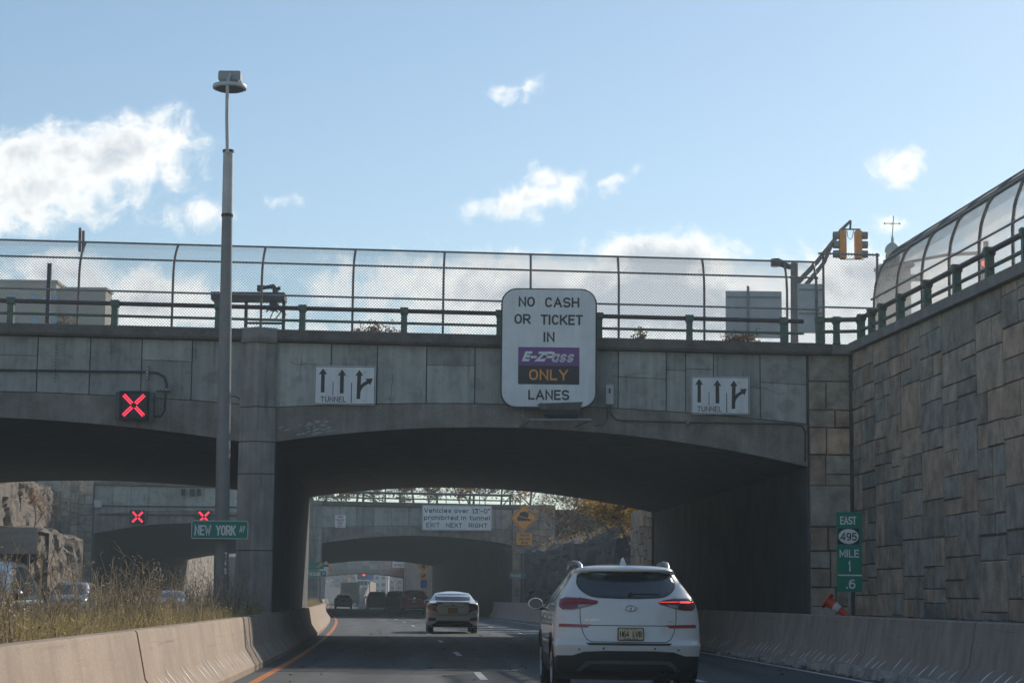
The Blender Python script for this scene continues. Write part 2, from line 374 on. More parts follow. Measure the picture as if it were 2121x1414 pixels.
# ---------------------------------------------------------------- highway lettering drawn as strokes of even weight
def _arc(cx, cz, rx, rz, a0, a1, n=14, p=2.35):
    out = []
    for i in range(n + 1):
        a = rad(lerp(a0, a1, i / n)); c, s_ = math.cos(a), math.sin(a)
        out.append((cx + rx * math.copysign(abs(c) ** (2 / p), c), cz + rz * math.copysign(abs(s_) ** (2 / p), s_)))
    return out
_O = _arc(.5, .5, .5, .5, 90, 450, 28)
_o = _arc(.5, .35, .5, .35, 90, 450, 24)
GL = {  # width, strokes in a unit box
 'A': (.62, [[(0, 0), (.5, 1), (1, 0)], [(.17, .32), (.83, .32)]]),
 'B': (.52, [[(0, 0), (0, 1), (.6, 1)] + _arc(.6, .765, .34, .235, 90, -90, 10) + [(0, .53)], [(.6, .53)] + _arc(.62, .265, .38, .265, 90, -90, 10) + [(0, 0)]]),
 'C': (.52, [_arc(.5, .5, .5, .5, 42, 318, 22)]), 'D': (.54, [[(0, 0), (0, 1), (.5, 1)] + _arc(.5, .5, .5, .5, 90, -90, 14) + [(0, 0)]]),
 'E': (.46, [[(1, 1), (0, 1), (0, 0), (1, 0)], [(0, .52), (.85, .52)]]), 'F': (.46, [[(1, 1), (0, 1), (0, 0)], [(0, .5), (.85, .5)]]),
 'G': (.54, [_arc(.5, .5, .5, .5, 42, 340, 22) + [(1, .46), (.55, .46)]]), 'H': (.54, [[(0, 0), (0, 1)], [(1, 0), (1, 1)], [(0, .51), (1, .51)]]),
 'I': (.0, [[(0, 0), (0, 1)]]), 'J': (.46, [[(1, 1), (1, .3)] + _arc(.5, .3, .5, .3, 0, -170, 10)]), 'K': (.56, [[(0, 0), (0, 1)], [(1, 1), (0, .36)], [(.32, .57), (1, 0)]]),
 'L': (.44, [[(0, 1), (0, 0), (1, 0)]]), 'M': (.64, [[(0, 0), (0, 1), (.5, .25), (1, 1), (1, 0)]]), 'N': (.54, [[(0, 0), (0, 1), (1, 0), (1, 1)]]),
 'O': (.56, [_O]), 'P': (.52, [[(0, 0), (0, 1), (.6, 1)] + _arc(.6, .72, .4, .28, 90, -90, 10) + [(0, .44)]]),
 'R': (.54, [[(0, 0), (0, 1), (.6, 1)] + _arc(.6, .73, .4, .27, 90, -90, 10) + [(0, .46)], [(.5, .46), (1, 0)]]),
 'S': (.52, [_arc(.5, .745, .5, .255, 28, 270, 14) + _arc(.5, .245, .5, .245, 90, -152, 14)[1:]]),
 'T': (.5, [[(.5, 0), (.5, 1)], [(0, 1), (1, 1)]]), 'U': (.54, [[(0, 1), (0, .36)] + _arc(.5, .36, .5, .36, 180, 360, 14) + [(1, 1)]]),
 'V': (.58, [[(0, 1), (.5, 0), (1, 1)]]), 'W': (.72, [[(0, 1), (.25, 0), (.5, .72), (.75, 0), (1, 1)]]), 'X': (.56, [[(0, 0), (1, 1)], [(0, 1), (1, 0)]]),
 'Y': (.58, [[(0, 1), (.5, .45), (1, 1)], [(.5, .5), (.5, 0)]]), 'Z': (.5, [[(0, 1), (1, 1), (0, 0), (1, 0)]]),
 '0': (.48, [_O]), '1': (.14, [[(0, .8), (1, 1), (1, 0)]]), '2': (.48, [_arc(.5, .7, .5, .3, 165, -25, 14) + [(0, 0), (1, 0)]]),
 '3': (.48, [[(.02, 1), (.95, 1), (.42, .6)] + _arc(.46, .3, .54, .3, 80, -155, 16)]), '4': (.52, [[(.78, 0), (.78, 1), (0, .28), (1, .28)]]),
 '5': (.48, [[(.92, 1), (.12, 1), (.06, .55)] + _arc(.48, .31, .52, .31, 125, -150, 16)]), '6': (.5, [_arc(.5, .31, .5, .31, 90, 450, 22), [(.01, .36)] + _arc(.6, .5, .6, .5, 178, 75, 12)]),
 '7': (.48, [[(0, 1), (1, 1), (.35, 0)]]), '8': (.5, [_arc(.5, .76, .44, .24, 90, 450, 20), _arc(.5, .26, .5, .26, 90, 450, 20)]), '9': (.5, [_arc(.5, .69, .5, .31, 90, 450, 22), [(.99, .64)] + _arc(.4, .5, .6, .5, -2, -105, 12)]),
 '.': (.0, [[(0, 0), (0, .06)]]), "'": (.0, [[(0, .78), (0, 1)]]), '"': (.18, [[(0, .78), (0, 1)], [(1, .78), (1, 1)]]), '-': (.34, [[(0, .42), (1, .42)]]),
 'e': (.44, [[(.02, .36), (1, .36)] + _arc(.5, .35, .5, .35, 0, 318, 18)]), 'h': (.42, [[(0, 0), (0, 1)], [(0, .42)] + _arc(.5, .38, .5, .32, 180, 0, 12) + [(1, 0)]]),
 'i': (.0, [[(0, 0), (0, .68)], [(0, .86), (0, .98)]]), 'c': (.42, [_arc(.5, .35, .5, .35, 45, 315, 16)]), 'l': (.0, [[(0, 0), (0, 1)]]),
 's': (.4, [_arc(.5, .52, .46, .18, 25, 270, 10) + _arc(.5, .17, .48, .17, 90, -155, 10)[1:]]), 'o': (.44, [_o]), 'v': (.46, [[(0, .7), (.5, 0), (1, .7)]]), 'r': (.26, [[(0, 0), (0, .7)], [(0, .4)] + _arc(.8, .4, .8, .3, 180, 75, 8)]),
 'p': (.44, [[(0, .7), (0, -.28)], _o]), 'b': (.44, [[(0, 0), (0, 1)], _o]), 'd': (.44, [[(1, 0), (1, 1)], _o]), 't': (.26, [[(.35, .92), (.35, .18)] + _arc(.7, .18, .35, .18, 180, 280, 6), [(0, .7), (1, .7)]]),
 'n': (.42, [[(0, 0), (0, .7)], [(0, .42)] + _arc(.5, .38, .5, .32, 180, 0, 12) + [(1, 0)]]), 'u': (.42, [[(0, .7), (0, .3)] + _arc(.5, .3, .5, .3, 180, 360, 12), [(1, .7), (1, 0)]]),
 'a': (.42, [[(1, .7), (1, 0)], _o]), 'w': (.6, [[(0, .7), (.25, 0), (.5, .6), (.75, 0), (1, .7)]]), 'y': (.46, [[(0, .7), (.5, 0)], [(1, .7), (.3, -.28)]])}
def text(s, x0, x1, z0, z1, y, m, parent, name='lettering', bold=0., slant=0., t=.004, keep=False, th=None, gap=.26):
    lo = -.28 if 'p' in s or 'y' in s else 0.
    H_ = (z1 - z0) / (1 - lo); k = th or (.135 + bold * 1.5); T = k * H_      # stroke weight
    cells, cur, nf = [], 0., 0.
    for i, ch in enumerate(s):
        if ch == ' ': cur += .42; continue
        w_, st = GL[ch]; cells.append((cur, w_, st)); cur += w_; nf += 1
        cur += gap + (.04 if ch in 'Iil' else 0)
    cur -= gap
    sx = (x1 - x0 - T) / max(.01, cur) if cur > .02 else 0
    b = MB(); zt = 0.; hw = T / 2; zz0 = z0 - lo * H_
    for cx, w_, st in cells:
        for pts in st:
            q_ = [(x0 + hw + (cx + px * w_) * sx, zz0 + (hw + pz * (H_ - T) if pz >= 0 else hw + pz * (H_ - T))) for px, pz in pts]
            q_ = [p for i, p in enumerate(q_) if i == 0 or math.hypot(p[0] - q_[i - 1][0], p[1] - q_[i - 1][1]) > 1e-5]
            n = len(q_)
            if n < 2: continue
            closed = math.hypot(q_[0][0] - q_[-1][0], q_[0][1] - q_[-1][1]) < 1e-4
            L, Rr = [], []
            for i, p in enumerate(q_):
                a = q_[i - 1] if i else (q_[-2] if closed else None); c = q_[i + 1] if i < n - 1 else (q_[1] if closed else None)
                def dr(u, v): l_ = math.hypot(v[0] - u[0], v[1] - u[1]); return ((v[0] - u[0]) / l_, (v[1] - u[1]) / l_)
                d1 = dr(a, p) if a else dr(p, c); d2 = dr(p, c) if c else d1
                e = (p[0], p[1])
                if a is None: e = (p[0] - d2[0] * hw * .98, p[1] - d2[1] * hw * .98)
                if c is None: e = (p[0] + d1[0] * hw * .98, p[1] + d1[1] * hw * .98)
                nx, nz_ = -(d1[1] + d2[1]), d1[0] + d2[0]; l_ = math.hypot(nx, nz_)
                if l_ < .05: nx, nz_, l_ = -d2[1], d2[0], 1
                nx /= l_; nz_ /= l_; cs = max(.42, nx * -d2[1] + nz_ * d2[0]); o_ = hw / cs
                L.append((e[0] + nx * o_, e[1] + nz_ * o_)); Rr.append((e[0] - nx * o_, e[1] - nz_ * o_))
            yy2 = y - t - zt; zt += .00035
            sh_ = lambda p: (p[0] + (p[1] - z0) * slant, yy2, p[1])
            VL, VR = b.vs([sh_(p) for p in L]), b.vs([sh_(p) for p in Rr])
            for i in range(n - 1): b.f([VL[i], VR[i], VR[i + 1], VL[i + 1]])
    return b.build(name, m, parent, fix=False)
def rrect(x0, x1, z0, z1, r, n=6):
    out = []
    for cx, cz, a0 in ((x1 - r, z1 - r, 0), (x0 + r, z1 - r, 90), (x0 + r, z0 + r, 180), (x1 - r, z0 + r, 270)):
        for i in range(n + 1):
            a = rad(a0 + 90 * i / n); out.append((cx + r * math.cos(a), cz + r * math.sin(a)))
    return out
def mbx(*a, **k): return MB().box(*a, **k)

# ---------------------------------------------------------------- ground, roads, markings, median, verge
def strip(u0, u1, Y0, Y1, z, name, m, st=3., z2=None, prof=None):
    b = MB(); ys = frange(Y0, Y1, st); us = prof or [(u0, z), (u1, z if z2 is None else z2)]
    V = [[b.b.verts.new(W(u, y, zz)) for u, zz in us] for y in ys]
    for i in range(len(ys) - 1):
        for j in range(len(us) - 1): b.f([V[i][j], V[i][j + 1], V[i + 1][j + 1], V[i + 1][j]])
    return struct(b.build(name, m, fix=False))
g = MB(); g.poly([(-690, -150, -.1), (690, -150, -.1), (690, 830, -.1), (-690, 830, -.1)]); struct(g.build('ground', M['dirt'], fix=False))
def worn_road(u0, u1, Y0, Y1, name, lanes):
    us = [(u, 0) for u in frange(u0, u1, .24)]; o = strip(0, 0, Y0, Y1, 0, name, M['asphalt'], 3., prof=us)
    at_ = o.data.attributes.new('wear', 'FLOAT', 'POINT'); n = len(us)
    for i in range(len(o.data.vertices)):
        u = us[i % n][0]; w_ = .25
        for c in lanes:
            for d_ in (-.78, .78): w_ = max(w_, math.exp(-((u - c - d_) / .38) ** 2))
            w_ -= .35 * math.exp(-((u - c) / .3) ** 2)
        at_.data[i].value = max(0., w_)
    return o
worn_road(-.5, 10.3, -25, 330, 'road', (1.75, 5.05, 8.0))
worn_road(-14.2, -2.3, -25, 330, 'opposite_road', (-4.7, -8.4, -12.2))
strip(.04, .17, -25, 330, .004, 'orange_edge_line', M['orange_line'])
strip(9.24, 9.36, -25, 330, .004, 'white_edge_line', M['white_line'])
strip(-2.95, -2.83, -25, 330, .004, 'opposite_edge_line', M['white_line'])
def dashes(u, starts, ln, name):
    b = MB()
    for y in starts:
        b.poly([W(u - .06, y, .004), W(u + .06, y, .004), W(u + .06, y + ln, .004), W(u - .06, y + ln, .004)])
    return struct(b.build(name, M['white_line'], fix=False))
dashes(3.43, [6.0, 18.2, 30.3, 42.6, 54.8, 67, 84.5, 97, 109, 122, 134, 146, 158, 170, 182, 194, 206, 218, 230, 242, 254, 266, 278, 290], 3.0, 'lane_dashes')
dashes(6.72, [6, 18.2, 30.3, 42.5, 54.8, 68.3, 84.5, 97, 109, 122, 134, 146, 158, 170, 182, 194, 206, 218], 3.0, 'lane_dashes')
dashes(-6.6, [20 + 12.2 * i for i in range(20)], 3.0, 'lane_dashes')
dashes(-10.3, [20 + 12.2 * i for i in range(20)], 3.0, 'lane_dashes')
strip(0, 0, -25, 330, 0, 'median_soil', M['dirt'], 2., prof=[(-2.3, 0), (-2.2, .45), (-1.5, .58), (-.62, .5)])
strip(0, 0, -25, 46.5, 0, 'verge', M['dirt'], 1., prof=[(10.0, .6), (10.3, .72), (11.3, .8), (12.6, .95)])
# broken kerb and grit along the foot of the right barrier
b = MB(); rr = random.Random(3); y = 8.
while y < 44:
    ln = rr.uniform(.8, 2.6); h = rr.uniform(.10, .19); wv = rr.uniform(.2, .32)
    n = 6
    rings = []
    for i in range(n + 1):
        yy_ = y + ln * i / n; u0 = 9.50 + nz3(yy_ * .9) * .05; hh = h * (1 + .4 * nz3(yy_ * 2, 4)); e = .3 if i in (0, n) else 1
        rings.append([W(u0, yy_, -.01), W(u0 + .03, yy_, hh * e), W(u0 + wv, yy_, hh * e * .9), W(u0 + wv + .03, yy_, -.01)])
    b.loft(rings); y += ln + rr.choice([.03, .05, .3])
struct(b.build('kerb', M['kerb'], smooth=40))
b = MB()
for i in range(1500):
    yy_ = rr.uniform(8, 46); uu_ = 9.45 + abs(rr.gauss(0, .14)); s_ = rr.uniform(.006, .03) if rr.random() < .93 else rr.uniform(.03, .07)
    c = W(uu_, yy_, s_ * .5 + .0)
    b.obox(c, s_, s_ * rr.uniform(.5, 1), s_ * .5, Matrix.Rotation(rr.uniform(0, 3), 3, 'Z') @ Matrix.Rotation(rr.uniform(-.4, .4), 3, 'X'))
for i in range(700):
    yy_ = rr.uniform(14, 46); uu_ = rr.uniform(10.15, 12.3); s_ = rr.uniform(.01, .04) if rr.random() < .93 else rr.uniform(.05, .13)
    z_ = .72 + (uu_ - 10.3) * .1
    b.obox(W(uu_, yy_, z_ + s_ * .3), s_, s_ * rr.uniform(.5, 1), s_ * .5, Matrix.Rotation(rr.uniform(0, 3), 3, 'Z') @ Matrix.Rotation(rr.uniform(-.6, .6), 3, 'X'))
stuff(b.build('loose_grit', M['debris']), 'loose stones, grit and litter lying along the foot of the right barrier', 'grit')
b = MB()
for i in range(240):                  # dead leaves and grit on the road
    yy_ = rr.uniform(26, 75); uu_ = rr.uniform(-.1, 9.4); s_ = rr.uniform(.012, .035)
    b.obox(W(uu_, yy_, .014), s_, s_ * .6, .004, Matrix.Rotation(rr.uniform(0, 3), 3, 'Z') @ Matrix.Rotation(rr.uniform(-.5, .5), 3, 'X'))
stuff(b.build('fallen_leaves', M['leaf_brown']), 'fallen leaves scattered over the asphalt', 'leaves')

# ---------------------------------------------------------------- concrete barriers, one per segment
def barrier(u, Y0, Y1, H, m, label, group, flip=1, base=.40, marks=True, seed=0, gap=.025):
    t = thing('concrete_barrier', label, 'barrier', W(u, Y0, 0), group)
    b = MB(); rings = []
    prof = [(base, 0), (base, .09), (.2, .36), (.1, H - .02), (.08, H), (-.08, H), (-.1, H - .02), (-.2, .36), (-base, .09), (-base, 0)]
    for y in frange(Y0 + gap, Y1 - gap, 1.): rings.append([W(u + d, y, z) for d, z in prof])
    b.loft(rings); b.build('concrete_body', m, t, smooth=35)
    if marks:
        r2 = random.Random(seed); y = Y0 + .5
        def pt(yq, z):
            d = lerp(base, .2, (z - .09) / .27) if z < .36 else lerp(.2, .1, (z - .36) / (H - .38))
            return W(u + flip * (d + .004), yq, z)
        while y < Y1 - .6:
            if r2.random() < .85:
                z0 = r2.uniform(.12, .18); n = 4; z1 = z0 + r2.uniform(.12, .24); dy = -r2.uniform(.10, .28); wv = r2.uniform(.045, .085); b = MB(); V = []
                for i in range(n + 1):
                    k = i / n; w_ = wv * math.sin(math.pi * (.12 + .76 * k)); V.append(b.vs([pt(y + dy * k * k - w_ / 2, lerp(z0, z1, k)), pt(y + dy * k * k + w_ / 2, lerp(z0, z1, k))]))
                for p_, q_ in zip(V, V[1:]): b.f([p_[0], p_[1], q_[1], q_[0]])
                b.build('scrape_mark', M['groove'], t, fix=False)
            y += r2.uniform(.36, .58)
    return t
LJ = [1.5, 8, 20.6, 33.9, 43.2, 56, 68, 80, 92, 104]
for i in range(len(LJ) - 1):
    lab = ['sunlit concrete barrier at the very front of the left median', 'sunlit concrete barrier at left front, ending at the dark joint',
           'sunlit concrete barrier between the dark joint and the underpass shadow', 'shaded concrete barrier beside the bridge pier',
           'dark concrete barrier inside the underpass, left of the orange line', 'concrete barrier at the far mouth of the near underpass',
           'sunlit curving concrete barrier just beyond the near underpass', 'sunlit barrier with weeds behind, halfway to the second bridge', 'last sunlit barrier before the second bridge'][i]
    barrier(-.6, LJ[i], LJ[i + 1], .85, M['barrier'], lab, 'concrete barriers along the left median', 1, marks=i in (2, 3, 4), seed=i, gap=.05 if i in (1, 2) else .02)
barrier(-.6, 104, 330, .85, M['barrier'], 'long concrete median barrier running on under the far bridges', 'concrete barriers along the left median', 1, marks=False)
RJ = [12, 18, 23.3, 27.4, 33.6, 39.8, 46, 52, 58, 64, 70]
for i in range(len(RJ) - 1):
    lab = ['shaded right barrier segment nearest the camera', 'shaded right barrier, second segment from the camera', 'brown concrete barrier at the right edge of the view', 'brown concrete barrier below the big stone wall, right of the mile sign',
           'brown concrete barrier in front of the mile sign and the fallen cone', 'brown concrete barrier at the right mouth of the underpass',
           'dark barrier just inside the underpass, right of the white suv', 'dark barrier in the middle of the underpass on the right', 'dark barrier deep in the underpass behind the white suv', 'dark barrier at the far end of the underpass on the right'][i]
    barrier(10.1, RJ[i], RJ[i + 1], .97, M['barrier_dim'], lab, 'concrete barriers along the right edge', -1, seed=40 + i)
for a, c, lab in ((70, 97, 'concrete barrier below the rock face, nearer length'), (97, 124, 'concrete barrier below the rock face, farther length ending at the second bridge')):
    barrier(10.1, a, c, .97, M['barrier_dim'], lab, 'concrete barriers along the right edge', -1, marks=False)
for a, c, lab in ((-20, 45, 'concrete barrier on the far side of the median weeds'), (45, 124, 'concrete barrier along the opposite road under the bridges'), (124, 212, 'concrete barrier along the opposite road inside the second bridge')):
    barrier(-2.35, a, c, .85, M['barrier'], lab, 'concrete barriers along the opposite road', -1, marks=False)

# ---------------------------------------------------------------- stone walls
def ashlar(name, mp, s0, s1, z0, top, parent, seed=1, big=1.15, m='stone', depth=.05, asp=1., relief=.022):
    r = random.Random(seed); cells = []
    mp0, top0 = mp, top; mp = lambda q, z, d: mp0(q * asp, z, d); top = lambda q: top0(q * asp); s0, s1 = s0 / asp, s1 / asp
    zmax = max(top(s0), top(s1), top((s0 + s1) / 2))
    def split(a, c, d, e):
        wv, h = c - a, e - d
        if wv > big * 1.05 or (wv > .62 and wv > h * 1.15 and r.random() < .85):
            k = a + wv * r.uniform(.36, .64); split(a, k, d, e); split(k, c, d, e)
        elif h > big * 1.0 or (h > .58 and r.random() < .55):
            k = d + h * r.uniform(.36, .64); split(a, c, d, k); split(a, c, k, e)
        else: cells.append((a, c, d, e))
    n = max(1, int((s1 - s0) / 3.2))
    for i in range(n):
        a, c = s0 + (s1 - s0) * i / n, s0 + (s1 - s0) * (i + 1) / n
        split(a, c, z0, zmax)
    b = MB()
    for a, c, d, e in cells:
        j = lambda: r.uniform(-.008, .008)
        gp = r.uniform(.006, .016); pr = depth + r.uniform(-relief, relief); bv = .014
        ea, ec = min(e, top(a)), min(e, top(c))
        if min(ea, ec) - d < .08: continue
        o_ = [(a + gp, d + gp + j()), (c - gp, d + gp + j()), (c - gp, ec - gp + j()), (a + gp, ea - gp + j())]
        i_ = [(a + gp + bv + j(), d + gp + bv), (c - gp - bv, d + gp + bv + j()), (c - gp - bv + j(), ec - gp - bv), (a + gp + bv, ea - gp - bv + j())]
        o0 = b.vs([mp(s, z, -.02) for s, z in o_]); o1 = b.vs([mp(s, z, pr * .55) for s, z in o_])
        tl = [r.uniform(-.012, .012) for _ in range(4)]
        i1 = b.vs([mp(s, z, pr + q) for (s, z), q in zip(i_, tl)])
        for q in range(4):
            p = (q + 1) % 4
            b.f([o0[q], o0[p], o1[p], o1[q]]); b.f([o1[q], o1[p], i1[p], i1[q]])
        b.f(i1)
    b.build('stonework', M[m], parent)
RW = 12.42
def rtop(s): return 6.62 + (s - 33) * .0195
wall = thing('stone_retaining_wall', 'tall brown wall of irregular cut stone blocks along the right', 'wall', W(RW, 30, 0))
ashlar('stonework', lambda s, z, d: Vector((XL(s) + RW - d, s, z)), -14, 45.2, .5, rtop, wall, 11, 1.05, asp=2.1, relief=.012, depth=.02)
b = MB(); b.loft([[W(RW + .01, y, -.1), W(RW + .9, y, -.1), W(RW + .9, y, rtop(y)), W(RW + .01, y, rtop(y))] for y in frange(-14, 46, 2)]); b.build('mortar_core', M['mortar'], wall)
b = MB(); b.loft([[W(RW - .14, y, rtop(y)), W(RW + .7, y, rtop(y)), W(RW + .7, y, rtop(y) + .2), W(RW - .14, y, rtop(y) + .2)] for y in frange(-14, 45.0, 2)]); b.build('coping', M['coping'], wall)
pil = thing('stone_wing_wall', 'narrow stone wall turned to the road between right bridge end and tall wall', 'wall', W(11.4, 45.3, 0))
ashlar('stonework', lambda s, z, d: Vector((XL(45.3) + s, 45.3 - d, z)), 11.42, 12.36, .4, lambda s: 6.82, pil, 5, .95)
MB().box(XL(45.3) + 11.42, XL(45.3) + 13.2, 45.31, 46.2, -.1, 6.81).build('mortar_core', M['mortar'], pil)
MB().box(XL(45.3) + 11.75, XL(45.3) + 13.2, 45.08, 46.2, 6.82, 7.04).build('coping', M['coping'], pil)

lw = thing('stone_retaining_wall', 'stone wall left of the opposite road before the nearest bridge', 'wall', W(-14.2, 20, 0))
ashlar('stonework', lambda s, z, d: Vector((XL(s) - 14.2 + d, s, z)), -14, 44.2, .1, lambda s: 6.6, lw, 61, 1.3, asp=1.8, relief=.012, depth=.03)
b = MB(); b.loft([[W(-14.21, y, -.1), W(-15.6, y, -.1), W(-15.6, y, 6.6), W(-14.21, y, 6.6)] for y in frange(-14, 44.2, 4)]); b.build('mortar_core', M['mortar'], lw)
b = MB(); b.loft([[W(-14.05, y, 6.61), W(-15.6, y, 6.61), W(-15.6, y, 6.85), W(-14.05, y, 6.85)] for y in frange(-14, 44.2, 4)]); b.build('coping', M['coping'], lw)

# ---------------------------------------------------------------- bridges
def bridge(Y0, Y1, label, cat, LA, RA, pb, zt, cap=.24, dzl=0., sk=.05, joints=None, ul=-14.0, ur=11.37, seed=0, rail=True):
    r = random.Random(seed)
    p0, p1 = -1.5, -.73
    t = thing('road_bridge', label, cat, W(-1.1, Y0, 0))
    Yf = lambda u: Y0 + sk * (u - 5)
    def zb(u, end=0):
        if u >= p1: a = RA; q = (u - p1) / (ur - p1)
        elif u <= p0: a = LA; q = (u - ul) / (p0 - ul)
        else: return lerp(LA[1], RA[0], (u - p0) / (p1 - p0))
        q = min(1, max(0, q)); return lerp(a[0], a[1], q) + 4 * a[2] * q * (1 - q)
    def zp(u): # lower edge of the facing panels
        if u >= p1: a = pb[1]; q = (u - p1) / (ur - p1)
        else: a = pb[0]; q = (u - ul) / (p1 - ul)
        return lerp(a[0], a[1], q) + 4 * a[2] * q * (1 - q)
    zcb = lambda u: zt[0] + zt[1] * u + (dzl if u < p0 + .001 else 0.)
    us = frange(ul - 2, ul, 1) + frange(ul, p0, .5)[1:] + frange(p0, p1, .4)[1:] + frange(p1, ur, .5)[1:] + frange(ur, ur + 2, 1)[1:]
    # deck slab with the arched underside
    b = MB(); ny = max(3, int((Y1 - Y0) / 6)); B = []; T = []
    for u in us:
        ys = [lerp(Yf(u), Y1 + sk * (u - 5), k / ny) for k in range(ny + 1)]
        B.append([b.b.verts.new(W(u, y, zb(u))) for y in ys]); T.append([b.b.verts.new(W(u, y, zcb(u) - .01)) for y in ys])
    for i in range(len(us) - 1):
        for k in range(ny):
            b.f([B[i][k], B[i][k + 1], B[i + 1][k + 1], B[i + 1][k]]); b.f([T[i][k], T[i + 1][k], T[i + 1][k + 1], T[i][k + 1]])
        b.f([B[i][0], B[i + 1][0], T[i + 1][0], T[i][0]]); b.f([B[i][ny], T[i][ny], T[i + 1][ny], B[i + 1][ny]])
    for q in (0, -1):
        for k in range(ny): b.f([B[q][k], T[q][k], T[q][k + 1], B[q][k + 1]])
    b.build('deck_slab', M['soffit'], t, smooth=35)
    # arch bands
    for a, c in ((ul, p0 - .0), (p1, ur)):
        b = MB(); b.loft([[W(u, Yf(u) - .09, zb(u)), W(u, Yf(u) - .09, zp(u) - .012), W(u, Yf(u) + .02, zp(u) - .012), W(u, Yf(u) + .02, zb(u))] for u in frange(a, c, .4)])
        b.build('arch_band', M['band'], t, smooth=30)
    # facing panels
    for a, c in ((ul, p0), (p1, ur)):
        js = [a] + [q for q in (joints or []) if a + .3 < q < c - .3] + [c]
        if not joints: js = frange(a, c, 1.1)
        for x0, x1 in zip(js, js[1:]):
            x0 += .013; x1 -= .013; cut = r.uniform(.35, .75) if r.random() < .38 else None
            for k0, k1 in (((0, cut), (cut, 1)) if cut else ((0, 1),)):
                b = MB(); dz = r.uniform(-.008, .008); zz = lambda u, k: lerp(zp(u) + .012, zcb(u) - .02, k) + (.006 if k == cut and k0 == cut else -.006 if k == cut else 0)
                b.loft([[W(u, Yf(u) - .06 + dz, zz(u, k0)), W(u, Yf(u) - .06 + dz, zz(u, k1)), W(u, Yf(u) + .02, zz(u, k1)), W(u, Yf(u) + .02, zz(u, k0))] for u in (x0, (x0 + x1) / 2, x1)])
                b.build('facing_panel', M['panel'], t)
    # cornice, both faces
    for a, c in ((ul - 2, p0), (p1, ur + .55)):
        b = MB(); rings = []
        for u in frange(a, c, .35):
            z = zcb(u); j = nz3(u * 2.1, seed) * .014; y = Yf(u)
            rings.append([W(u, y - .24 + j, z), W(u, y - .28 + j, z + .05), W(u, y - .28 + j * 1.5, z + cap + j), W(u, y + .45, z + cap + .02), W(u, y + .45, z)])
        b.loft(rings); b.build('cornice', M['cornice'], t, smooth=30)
    b = MB(); b.loft([[W(u, Y1 + sk * (u - 5) - .4, zcb(u)), W(u, Y1 + sk * (u - 5) + .2, zcb(u)), W(u, Y1 + sk * (u - 5) + .2, zcb(u) + .45), W(u, Y1 + sk * (u - 5) - .4, zcb(u) + .45)] for u in frange(ul - 2, ur + 2, 1)])
    b.build('rear_parapet', M['cornice'], t)
    # pier: pointed pilaster in front, wall behind
    yp = Yf(-1.1)
    pr = lambda d, z: [W(p0 - .02, yp + .3, z), W(p0 - .02, yp - .14 - d, z), W((p0 + p1) / 2, yp - .34 - d, z), W(p1 + .02, yp - .14 - d, z), W(p1 + .02, yp + .3, z)]
    b = MB()
    lv = [(0, 2.2), (2.22, 3.9), (3.92, 4.62), (4.64, 5.4), (5.42, zcb(-1.1) - .02)]
    for a, c in lv: b.loft([pr(.0, a), pr(.0, c)])
    b.build('pier', M['pier'], t)
    b = MB(); b.loft([pr(.09, zcb(-1.1) - .05), pr(.14, zcb(-1.1) + .05), pr(.14, zcb(-1.1) + cap + .02), pr(.05, zcb(-1.1) + cap + .05)]); b.build('pier_cap', M['coping'], t)
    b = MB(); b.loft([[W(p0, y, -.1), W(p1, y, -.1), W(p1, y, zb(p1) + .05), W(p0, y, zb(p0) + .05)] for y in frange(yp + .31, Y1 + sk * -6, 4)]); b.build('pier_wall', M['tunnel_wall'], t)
    for a, c in ((ur, ur + 2), (ul - 2, ul)):
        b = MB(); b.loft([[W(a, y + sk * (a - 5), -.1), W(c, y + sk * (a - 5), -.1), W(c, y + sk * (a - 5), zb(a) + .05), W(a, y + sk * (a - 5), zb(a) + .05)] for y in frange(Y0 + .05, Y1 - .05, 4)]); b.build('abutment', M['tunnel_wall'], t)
    t_ = dict(Yf=Yf, zc=lambda u: zcb(u) + cap, zcb=zcb, zb=zb, zp=zp, root=t)
    return t_
J1 = [P(x, 780, 45)[0] + 4.62 for x in (85, 192, 297, 400, 685, 780, 882, 982, 1180, 1280, 1380, 1421, 1479, 1577)]
J1 = [-13, -11.8, -10.6, -9.4, -8.2, -7.1] + J1
B1 = bridge(45, 70, 'nearest arched concrete road bridge with weathered grey panels and the big white sign', 'bridge', (4.75, 4.64, .42), (4.64, 4.25, .58), ((5.45, 5.42, .25), (5.42, 5.22, .24)), (6.90, -.0085), sk=.05, joints=J1)
B2 = bridge(124, 212, 'second arched concrete road bridge, seen through the near underpass', 'bridge', (4.85, 4.6, .85), (4.45, 4.5, .52), ((6.0, 5.75, .45), (5.42, 5.42, .18)), (6.78, -.006), dzl=.95, sk=.085, seed=3, ur=11.1, ul=-14.7)
B3 = bridge(300, 316, 'third and farthest low arched road bridge, with a red bordered sign', 'bridge', (4.5, 4.35, .5), (4.25, 4.1, .52), ((5.3, 5.3, .1), (5.2, 5.2, .1)), (6.6, -.004), sk=.08, seed=5, ur=11.5)
